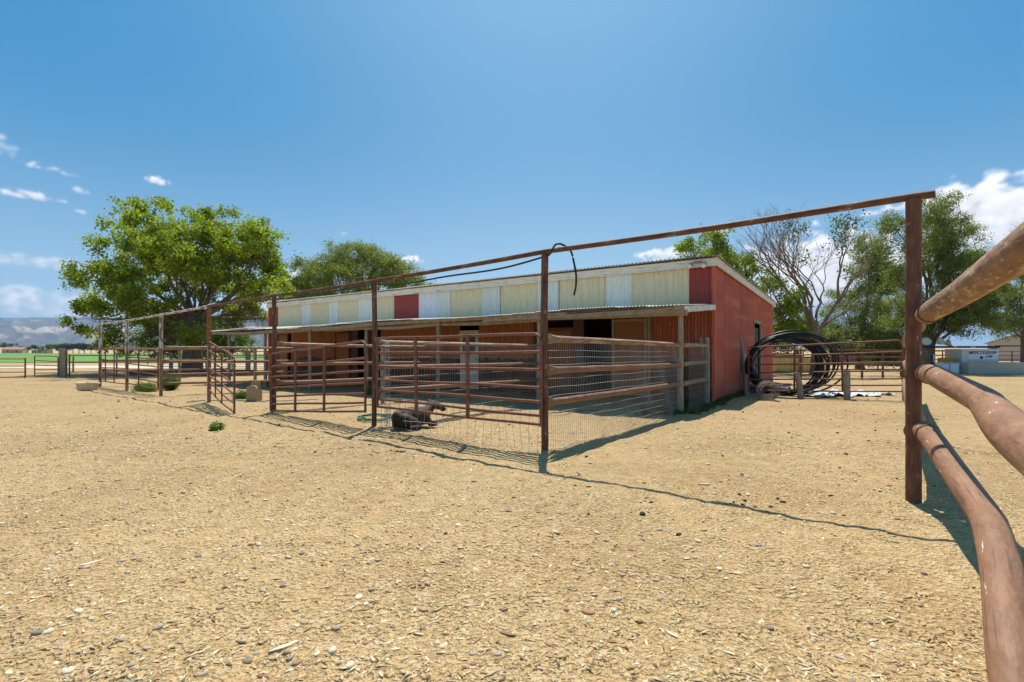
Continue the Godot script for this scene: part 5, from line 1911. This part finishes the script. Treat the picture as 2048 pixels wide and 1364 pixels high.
# ---------- background things ----------
# gabled house: w across the ridge, l along it
func house(called: String, label: String, x: float, d: float, turn: float, w: float, l: float, h: float, rise: float, wall: String, roof: String, windows: Array, group := "") -> Node3D:
	var t := thing(called, label, "house" if called.contains("house") else "shed", onground(x, d), turn, group)
	var mb := MB.new()
	mb.box(Vector3(0, h * 0.5, 0), Vector3(l, h, w))
	# gable ends
	for s: float in [-1.0, 1.0]:
		var i := mb.pt(Vector3(s * l * 0.5, h, -w * 0.5), Vector3(s, 0, 0), Vector2(0, 0))
		mb.pt(Vector3(s * l * 0.5, h, w * 0.5), Vector3(s, 0, 0), Vector2(w, 0))
		mb.pt(Vector3(s * l * 0.5, h + rise, 0), Vector3(s, 0, 0), Vector2(w * 0.5, rise))
		mb.tri(i, i + 1, i + 2)
	part(t, "wall", mb, M[wall])
	for s: float in [-1.0, 1.0]:
		mb = MB.new()
		var a := Vector3(0, h + rise + 0.06, 0)
		var e := Vector3(0, h - 0.12, s * (w * 0.5 + 0.35))
		var c := (a + e) * 0.5
		var dz := (e - a).normalized()
		mb.box(c, Vector3(l + 0.6, 0.08, (e - a).length()), Basis(Vector3.RIGHT, dz.cross(Vector3.RIGHT).normalized(), dz))
		part(t, "roof", mb, M[roof])
	for q in windows:
		# [face z sign or 2 for the +x gable, across, y, w, h, material]
		mb = MB.new()
		if absf(q[0]) < 1.5:
			mb.box(Vector3(q[1], q[2], q[0] * (w * 0.5 + 0.02)), Vector3(q[3], q[4], 0.05))
		else:
			mb.box(Vector3(signf(q[0]) * (l * 0.5 + 0.02), q[2], q[1]), Vector3(0.05, q[4], q[3]))
		part(t, "window" if q[5] == "glass" else "door", mb, M[q[5]])
	return t

func far_tree(x: float, d: float, h: float, w: float, label: String, group: String, tint: Color) -> void:
	var bl := []
	for k in 6:
		bl.append([R(-0.5, 0.5) * w, h * R(0.45, 0.85), R(-0.3, 0.3) * w, minf(w, h) * R(0.2, 0.3)])
	var t := thing("far_tree", label, "tree", onground(x, d), 0, group)
	var mb := MB.new()
	mb.tube([Vector3(0, -0.3, 0), Vector3(0, h * 0.35, 0), Vector3(0, h * 0.7, 0)], [h * 0.035, h * 0.025, h * 0.01], 6)
	part(t, "trunk", mb, M.bark)
	var pts := []
	for q in bl:
		for k in 60:
			var dir := Vector3(R(-1, 1), R(-0.8, 1), R(-1, 1)).normalized()
			pts.append(Vector3(q[0], q[1], q[2]) + dir * float(q[3]) * pow(R(0.1, 1), 0.4))
	foliage(t, "crown", "far", pts, tint, 0.25, h * 0.13)

func make_left_background() -> void:
	sheet("gravel_road", 45.0, 56.0, -140.0, 30.0, 0.0, 0.0, 0.02, M.road, 8, 60)
	sheet("green_field", 76.0, 420.0, -190.0, -8.0, -1.7, 0.02, 0.06, M.field, 40, 60)
	# near perimeter fence with a small gate, ending at a thick wooden post
	run_fence("low brown pipe fence at the yard edge before the road", [[-36.0, 25.2], [-25.7, 26.4]], [1.0, 0.62, 0.3, 0.04], 2.8, 0.024, M.gate_paint)
	var g := gate("small brown hand gate beside the thick wooden post", Vector2(-25.3, 26.5), Vector2(-24.2, 26.65), [1.15, 0.92, 0.66, 0.42, 0.24, 0.06], [1.13, 0.85, 0.62, 0.42, 0.24, 0.06], [], 0.024, 0.004)
	g.set_meta("group", "pipe fences beyond the pens")
	var mb := MB.new()
	mb.box(onground(-24.15, 26.9, 0.75), Vector3(0.28, 1.6, 0.26), Basis(Vector3.UP, 0.3))
	single("gate_post", mb, M.wood, "thick square wooden gate post at the yard edge", "post")
	run_fence("pipe fence beyond the thick gate post, in front of the road", [[-23.9, 27.0], [-17.5, 28.6], [-6.5, 31.5]], [1.18, 0.82, 0.28, 0.06], 2.1, 0.026, M.gate_paint)
	run_fence("dark pipe pen fence seen under the cottonwood", [[-25.5, 36.5], [-12.0, 35.0]], [1.45, 1.05, 0.7, 0.35], 1.3, 0.03, M.rust_pipe)
	mb = MB.new()
	for k in 3:
		mb.box(onground(-21.5 + k * 2.4, 29.3 + k * 0.6, 0.17), Vector3(2.3, 0.26, 0.3), Basis(Vector3.UP, -0.22))
	single("timber_beam", mb, M.plank, "dark timbers laid along the ground behind the far fence", "timber")
	for q in [[-20.4, 29.9, 1.35, "pale wooden post under the cottonwood boughs"], [-16.2, 30.6, 1.45, "pale wooden post next to the cottonwood trunk"], [-31.6, 36.0, 1.1, "lone thin post out by the road"]]:
		mb = MB.new()
		var o := onground(q[0], q[1])
		mb.tube([o - Vector3(0, 0.2, 0), o + Vector3(0.02, q[2], 0)], 0.11 if q[2] > 1.2 else 0.06, 9)
		single("wooden_post", mb, M.grey_wood, q[3], "post", "posts beyond the pens")
	# shelter-belt of trees across the field, houses and scattered trees
	var labs := ["first tree of the belt across the field, by the light green one", "second tree of the belt across the green field", "third tree of the belt across the green field", "fourth and tallest tree of the belt across the field", "fifth tree of the belt across the field", "sixth tree of the belt, partly behind the fence post", "dark round tree ending the belt across the field"]
	var i := 0
	for px in [119.0, 133.0, 146.0, 158.0, 169.0, 182.0, 203.0]:
		var d := 430.0
		far_tree((px - 1024.0) * 0.001 * d, d, [8.0, 8.6, 9.4, 9.8, 9.2, 8.8, 8.4][i], 7.5, labs[i], "trees of the belt across the field", C(0.03, 0.052, 0.018))
		i += 1
	i = 0
	var lab2 := ["small dark tree in front of the far tan house", "lone conical tree out in the far pasture", "bright green tree at the field edge", "bushy tree among the distant houses", "distant tree on the pale slope", "far clump tree at the edge of view", "small round tree above the distant pasture", "distant tree by the pale barn roof", "low distant tree past the houses", "dark far tree low on the slope", "small far tree under the mesa", "far tree at the slope foot"]
	for q in [[8.0, 700.0, 11.0, 9.0], [66.0, 420.0, 7.0, 7.0], [92.0, 330.0, 6.5, 8.0], [50.0, 430.0, 5.0, 8.0], [24.0, 900.0, 11.0, 14.0], [-20.0, 800.0, 10.0, 10.0], [70.0, 900.0, 9.0, 9.0], [104.0, 620.0, 8.0, 10.0], [44.0, 800.0, 6.0, 10.0], [235.0, 600.0, 8.0, 11.0], [250.0, 700.0, 8.0, 10.0], [290.0, 620.0, 7.0, 12.0]]:
		far_tree((q[0] - 1024.0) * 0.001 * q[1], q[1], q[2], q[3], lab2[i], "trees scattered over the far valley", C(0.10, 0.17, 0.03) if i == 2 else C(0.045, 0.072, 0.026))
		i += 1
	house("far_house", "far tan house with a reddish roof across the field", -422.0, 425.0, 0.3, 9.0, 14.0, 3.2, 1.8, "house_wall", "terracotta", [[1.0, -3.0, 1.6, 1.4, 1.2, "glass"], [1.0, 3.0, 1.6, 1.4, 1.2, "glass"], [1.0, 0.0, 1.1, 1.0, 2.1, "terracotta"]], "houses far across the field")
	house("far_house", "far low house with a pale grey roof by the tree belt", -404.0, 430.0, -0.2, 8.0, 12.0, 2.8, 1.4, "house_wall", "galvanised", [[1.0, -2.5, 1.5, 1.3, 1.1, "glass"], [1.0, 2.5, 1.5, 1.3, 1.1, "glass"]], "houses far across the field")

func make_right_background() -> void:
	# pipe pens behind the long gate
	run_fence("brown pipe pen seen through the long gate", [[11.5, 25.0], [16.8, 24.0], [23.5, 29.0]], [1.45, 1.1, 0.75], 2.6, 0.035, M.rust_pipe)
	run_fence("farther pipe pen running toward the small shed", [[16.0, 38.0], [30.0, 41.0], [44.0, 47.0]], [1.6, 1.2, 0.8, 0.4], 3.0, 0.035, M.rust_pipe)
	run_fence("long distant pipe fence behind the light tower", [[34.0, 52.0], [54.0, 54.0], [75.0, 60.0]], [1.6, 1.15, 0.7, 0.3], 3.2, 0.04, M.rust_pipe)
	# bale stack
	var k := 0
	for q in [[19.6, 36.2, 0.0], [21.45, 36.0, 0.0]]:
		var t := thing("hay_bale", ["big pale hay bale with lumber lying beside it", "big pale hay bale seen inside the pipe coil"][k], "hay bale", onground(q[0], q[1]), 0.1, "hay bales behind the long gate")
		var mb := MB.new()
		mb.uo = Vector2(R(0, 9), R(0, 9))
		bale(mb, Vector3(1.8, 1.04, 1.1))
		part(t, "hay", mb, M.hay)
		mb = MB.new()
		for s: float in [-0.6, -0.2, 0.2, 0.6]:
			mb.tube([Vector3(s, 0.0, 0.575), Vector3(s, 1.06, 0.56), Vector3(s, 1.065, -0.56)], 0.008, 4)
		part(t, "twine", mb, M.earth_red)
		k += 1
	k = 0
	for q in [[1.115, 0.05], [1.205, 0.3], [1.295, -0.1]]:
		var mb := MB.new()
		mb.uo = Vector2(R(0, 9), R(0, 9))
		var o := onground(19.6, 36.2)
		mb.box(o + Vector3(-0.3 + q[1], q[0] - 0.01, 0.1), Vector3(3.2, 0.085, 0.2), Basis(Vector3.UP, 0.1))
		single("lumber_board", mb, M.plank, ["lowest of the dark boards laid over the hay bales", "middle dark board laid over the hay bales", "topmost dark board laid over the hay bales"][k], "board", "boards on the hay bales")
		k += 1
	make_shed()
	house("far_house", "tan house with a flat brown roof past the elms", 107.0, 95.0, 0.15, 12.0, 24.0, 3.6, 1.6, "house_wall", "house_roof", [[1.0, -6.0, 1.9, 2.0, 1.4, "glass"], [1.0, 2.0, 1.9, 2.0, 1.4, "glass"], [1.0, -1.5, 1.2, 1.1, 2.2, "terracotta"]])
	make_light_tower()

# open-fronted shed: walls with a real opening, gabled roof
func make_shed() -> void:
	var t := thing("garden_shed", "small far shed with a dark gabled roof and open front", "shed", onground(43.6, 60.0), 0.0)
	var mb := MB.new()
	mb.box(Vector3(1.1, 1.15, 3.25), Vector3(3.8, 2.3, 0.1))
	mb.box(Vector3(-2.95, 1.15, 3.25), Vector3(0.1, 2.3, 0.1))
	mb.box(Vector3(-1.85, 2.2, 3.25), Vector3(2.1, 0.2, 0.1))
	part(t, "front_wall", mb, M.earth_red)
	mb = MB.new()
	mb.box(Vector3(0, 1.15, -3.25), Vector3(6.0, 2.3, 0.1))
	part(t, "back_wall", mb, M.earth_red)
	for s: float in [-1.0, 1.0]:
		mb = MB.new()
		mb.box(Vector3(s * 2.95, 1.15, 0), Vector3(0.1, 2.3, 6.4))
		part(t, "side_wall", mb, M.earth_red)
		mb = MB.new()
		var a := Vector3(0, 3.5, 0)
		var e := Vector3(s * 3.5, 2.18, 0)
		var dx := (e - a).normalized()
		mb.box((a + e) * 0.5, Vector3((e - a).length(), 0.08, 7.4), Basis(dx, Vector3.BACK.cross(dx), Vector3.BACK))
		part(t, "roof", mb, M.shingle)
	for z: float in [3.25, -3.25]:
		mb = MB.new()
		var i := mb.pt(Vector3(-3.0, 2.3, z), Vector3(0, 0, signf(z)), Vector2(0, 0))
		mb.pt(Vector3(3.0, 2.3, z), Vector3(0, 0, signf(z)), Vector2(6, 0))
		mb.pt(Vector3(0, 3.42, z), Vector3(0, 0, signf(z)), Vector2(3, 1.1))
		mb.tri(i, i + 1, i + 2)
		part(t, "gable", mb, M.shingle)
	mb = MB.new()
	mb.box(Vector3(1.5, 1.35, 3.31), Vector3(0.9, 0.8, 0.03))
	part(t, "window", mb, M.glass)

func bale(mb: MB, s: Vector3) -> void:
	# box with bulging, tufted faces
	var f := noise(95, 3.0, 3)
	for ax in 3:
		for sg: float in [-1.0, 1.0]:
			var n := Vector3.ZERO
			n[ax] = sg
			var a := Vector3.ZERO
			a[(ax + 1) % 3] = 1.0
			var b := Vector3.ZERO
			b[(ax + 2) % 3] = 1.0
			var i0 := mb.v.size()
			var m := 12
			for i in m + 1:
				for j in m + 1:
					var p := n + a * (i / 6.0 - 1.0) + b * (j / 6.0 - 1.0)
					var q := p * s * 0.5
					q *= 1.0 - 0.03 * (absf(p.x * p.y) + absf(p.y * p.z) + absf(p.x * p.z) - 1.0)
					q += n * f.get_noise_3dv(q * 2.0) * 0.05
					mb.pt(q + Vector3(0, s.y * 0.5, 0), n, Vector2(q.y + q.z * 0.6, q.x))
			for i in m:
				for j in m:
					var c := i0 + i * (m + 1) + j
					mb.tri(c, c + 1, c + m + 2)
					mb.tri(c, c + m + 2, c + m + 1)

func text(parent: Node3D, called: String, s: String, h: float, at: Vector3, m: Material, bold := false) -> MeshInstance3D:
	var tm := TextMesh.new()
	var f := SystemFont.new()
	f.font_names = PackedStringArray(["Droid Sans"])
	f.font_weight = 700 if bold else 400
	tm.font = f
	tm.text = s
	tm.font_size = 64
	tm.pixel_size = h / 64.0
	tm.depth = 0.008
	var o := MeshInstance3D.new()
	o.name = called
	o.mesh = tm
	o.material_override = m
	o.position = at
	parent.add_child(o, true)
	return o

func make_light_tower() -> void:
	# x runs across the view; the mast lies level over the cabinet
	var t := thing("light_tower", "towable white light tower with its black mast laid level and two round lamps", "light tower", onground(30.3, 33.6), 0.0)
	var mb := MB.new()
	mb.box(Vector3(0.55, 1.15, 0), Vector3(2.42, 0.9, 1.3))
	var cab := part(t, "cabinet", mb, M.white_paint)
	mb = MB.new()
	mb.box(Vector3(0.74, 1.2, 0.66), Vector3(1.92, 0.58, 0.02))
	var pl := part(cab, "door_panel", mb, M.white_metal)
	var tx := text(pl, "lettering", "MULTIQUIP", 0.26, Vector3(0.70, 1.35, 0.678), M.print_black, true)
	tx.scale = Vector3(1.28, 1, 1)
	mb = MB.new()
	for kk in 3:
		mb.box(Vector3(-0.05, 1.315 + kk * 0.035, 0.675), Vector3(0.16, 0.014, 0.008))
	mb.box(Vector3(0.70, 1.435, 0.675), Vector3(1.3, 0.02, 0.008))
	part(pl, "red_print", mb, M.print_red)
	mb = MB.new()
	mb.box(Vector3(0.62, 1.03, 0.675), Vector3(0.17, 0.17, 0.008))
	mb.box(Vector3(1.2, 1.14, 0.675), Vector3(0.27, 0.06, 0.008))
	mb.box(Vector3(1.2, 1.06, 0.675), Vector3(0.25, 0.05, 0.008))
	var tr := mb.pt(Vector3(0.90, 1.03, 0.676), Vector3.BACK, Vector2.ZERO)
	mb.pt(Vector3(1.03, 1.03, 0.676), Vector3.BACK, Vector2.ZERO)
	mb.pt(Vector3(0.965, 1.17, 0.676), Vector3.BACK, Vector2.ZERO)
	mb.tri(tr, tr + 1, tr + 2)
	mb.box(Vector3(1.52, 1.35, 0.675), Vector3(0.04, 0.12, 0.008))
	part(pl, "black_print", mb, M.print_black)
	mb = MB.new()
	mb.box(Vector3(1.88, 1.05, 0.2), Vector3(0.2, 1.2, 0.25))
	part(t, "mast_stand", mb, M.dark_paint)
	mb = MB.new()
	mb.box(Vector3(0.0, 1.73, 0.2), Vector3(4.5, 0.13, 0.14))
	mb.box(Vector3(2.8, 1.80, 0.2), Vector3(1.6, 0.08, 0.1))
	part(t, "mast", mb, M.dark_paint)
	mb = MB.new()
	mb.box(Vector3(-0.75, 1.75, 0.278), Vector3(0.16, 0.07, 0.01))
	mb.box(Vector3(0.42, 1.72, 0.278), Vector3(0.32, 0.07, 0.01))
	part(t, "mast_sticker", mb, M.white_paint)
	for q in [[-1.45, 1.92, 0.55, -0.2], [-2.75, 1.95, 0.1, 0.9], [-1.95, 1.98, 0.2, 0.3]]:
		mb = MB.new()
		var prof := [[0.03, 0.0], [0.09, 0.05], [0.19, 0.18], [0.27, 0.34], [0.285, 0.36], [0.26, 0.34], [0.17, 0.18]]
		lathe(mb, prof, 20)
		var o := part(t, "lamp_head", mb, M.galvanised)
		o.position = Vector3(q[0], q[1], 0.2)
		o.rotation = Vector3(1.1, 0, -0.6 + float(q[3]))
		mb = MB.new()
		mb.tube([Vector3(0, 0.32, 0), Vector3(0, 0.335, 0)], 0.255, 20)
		part(o, "lens", mb, M.lens)
	mb = MB.new()
	mb.tube([Vector3(-2.9, 1.75, 0.2), Vector3(-2.2, 1.73, 0.2), Vector3(-1.3, 1.74, 0.2)], 0.05, 8)
	part(t, "lamp_bar", mb, M.dark_paint)
	for q in [[-0.2, 0.55], [-0.2, -0.55]]:
		mb = MB.new()
		mb.tube([Vector3(0.55, 0.34, q[1] - 0.09), Vector3(0.55, 0.34, q[1] + 0.09)], 0.34, 20)
		var w := part(t, "wheel", mb, M.dark_paint)
		mb = MB.new()
		mb.tube([Vector3(0.55, 0.34, q[1] - 0.10), Vector3(0.55, 0.34, q[1] + 0.10)], 0.17, 16)
		part(w, "rim", mb, M.galvanised)
	mb = MB.new()
	mb.box(Vector3(0.9, 0.62, 0.0), Vector3(4.0, 0.1, 1.0))
	mb.bar(Vector3(2.9, 0.6, 0), Vector3(4.2, 0.5, 0), 0.1, 0.1)
	part(t, "chassis", mb, M.dark_paint)
	# things in front of and beside it
	t = thing("metal_trough", "long grey sheet-metal trough on the ground before the light tower", "trough", onground(30.95, 32.2), 0.03)
	mb = MB.new()
	mb.box(Vector3(0, 0.37, 0.35), Vector3(3.85, 0.74, 0.03))
	mb.box(Vector3(0, 0.37, -0.35), Vector3(3.85, 0.74, 0.03))
	mb.box(Vector3(-1.91, 0.37, 0), Vector3(0.03, 0.73, 0.67))
	mb.box(Vector3(1.91, 0.37, 0), Vector3(0.03, 0.73, 0.67))
	mb.box(Vector3(0, 0.03, 0), Vector3(3.78, 0.03, 0.66))
	var bd := part(t, "trough_body", mb, M.galvanised)
	for y: float in [0.1, 0.22, 0.36, 0.5, 0.62, 0.72]:
		mb = MB.new()
		mb.tube([Vector3(-1.93, y, 0.37), Vector3(1.93, y, 0.37)], 0.02, 6)
		part(bd, "rib", mb, M.galvanised)
	var i := 0
	for q in [[27.95, 32.5], [28.55, 32.45]]:
		t = thing("appliance", ["white boxy appliance closest to the elm trunk", "white boxy appliance next to the metal trough"][i], "appliance", onground(q[0], q[1]), 0.1 - i * 0.25, "discarded white appliances")
		mb = MB.new()
		mb.box(Vector3(0, 0.36, 0), Vector3(0.52, 0.72, 0.5))
		part(t, "cabinet", mb, M.white_paint)
		mb = MB.new()
		mb.box(Vector3(0, 0.35, 0.255), Vector3(0.44, 0.55, 0.02))
		part(t, "door", mb, M.white_metal)
		mb = MB.new()
		for dx: float in [-0.15, 0.0, 0.15]:
			mb.tube([Vector3(dx, 0.67, 0.25), Vector3(dx, 0.67, 0.285)], 0.022, 8)
		part(t, "knob", mb, M.dark_paint)
		i += 1
	t = thing("yellow_machine", "small orange-yellow engine perched behind the white appliances", "machine", onground(28.9, 33.3), 0.2)
	mb = MB.new()
	mb.box(Vector3(0, 0.35, 0), Vector3(0.9, 0.7, 0.6))
	part(t, "engine_base", mb, M.dark_paint)
	mb = MB.new()
	slab(mb, 0.8, 0.32, 0.5, 0.14, Vector3(0, 0.7, 0))
	part(t, "engine_cover", mb, M.yellow_paint)
	mb = MB.new()
	mb.tube([Vector3(0.42, 0.72, 0.2), Vector3(0.5, 0.9, 0.2), Vector3(0.35, 0.98, 0.2)], 0.04, 8)
	part(t, "exhaust", mb, M.rust_pipe)
	t = thing("fence_panel", "upright square-mesh wire panel between the elm trunk and appliances", "wire panel", onground(27.6, 33.5), 0.05)
	mb = MB.new()
	for kx in 5:
		mb.tube([Vector3(-0.4 + kx * 0.2, 0, 0), Vector3(-0.4 + kx * 0.2, 1.45, 0)], 0.012, 4)
	for ky in 7:
		mb.tube([Vector3(-0.4, 0.03 + ky * 0.235, 0.02), Vector3(0.4, 0.03 + ky * 0.235, 0.02)], 0.012, 4)
	part(t, "mesh", mb, M.rusty_wire)

func _ready() -> void:
	rng.seed = 4242
	make_light()
	make_materials()
	make_ground()
	make_mesa()
	make_left_background()
	make_barn()
	make_overhead()
	make_dividers()
	make_right_fence()
	make_gates()
	make_yard_things()
	make_right_background()
	make_trees()
	make_litter()
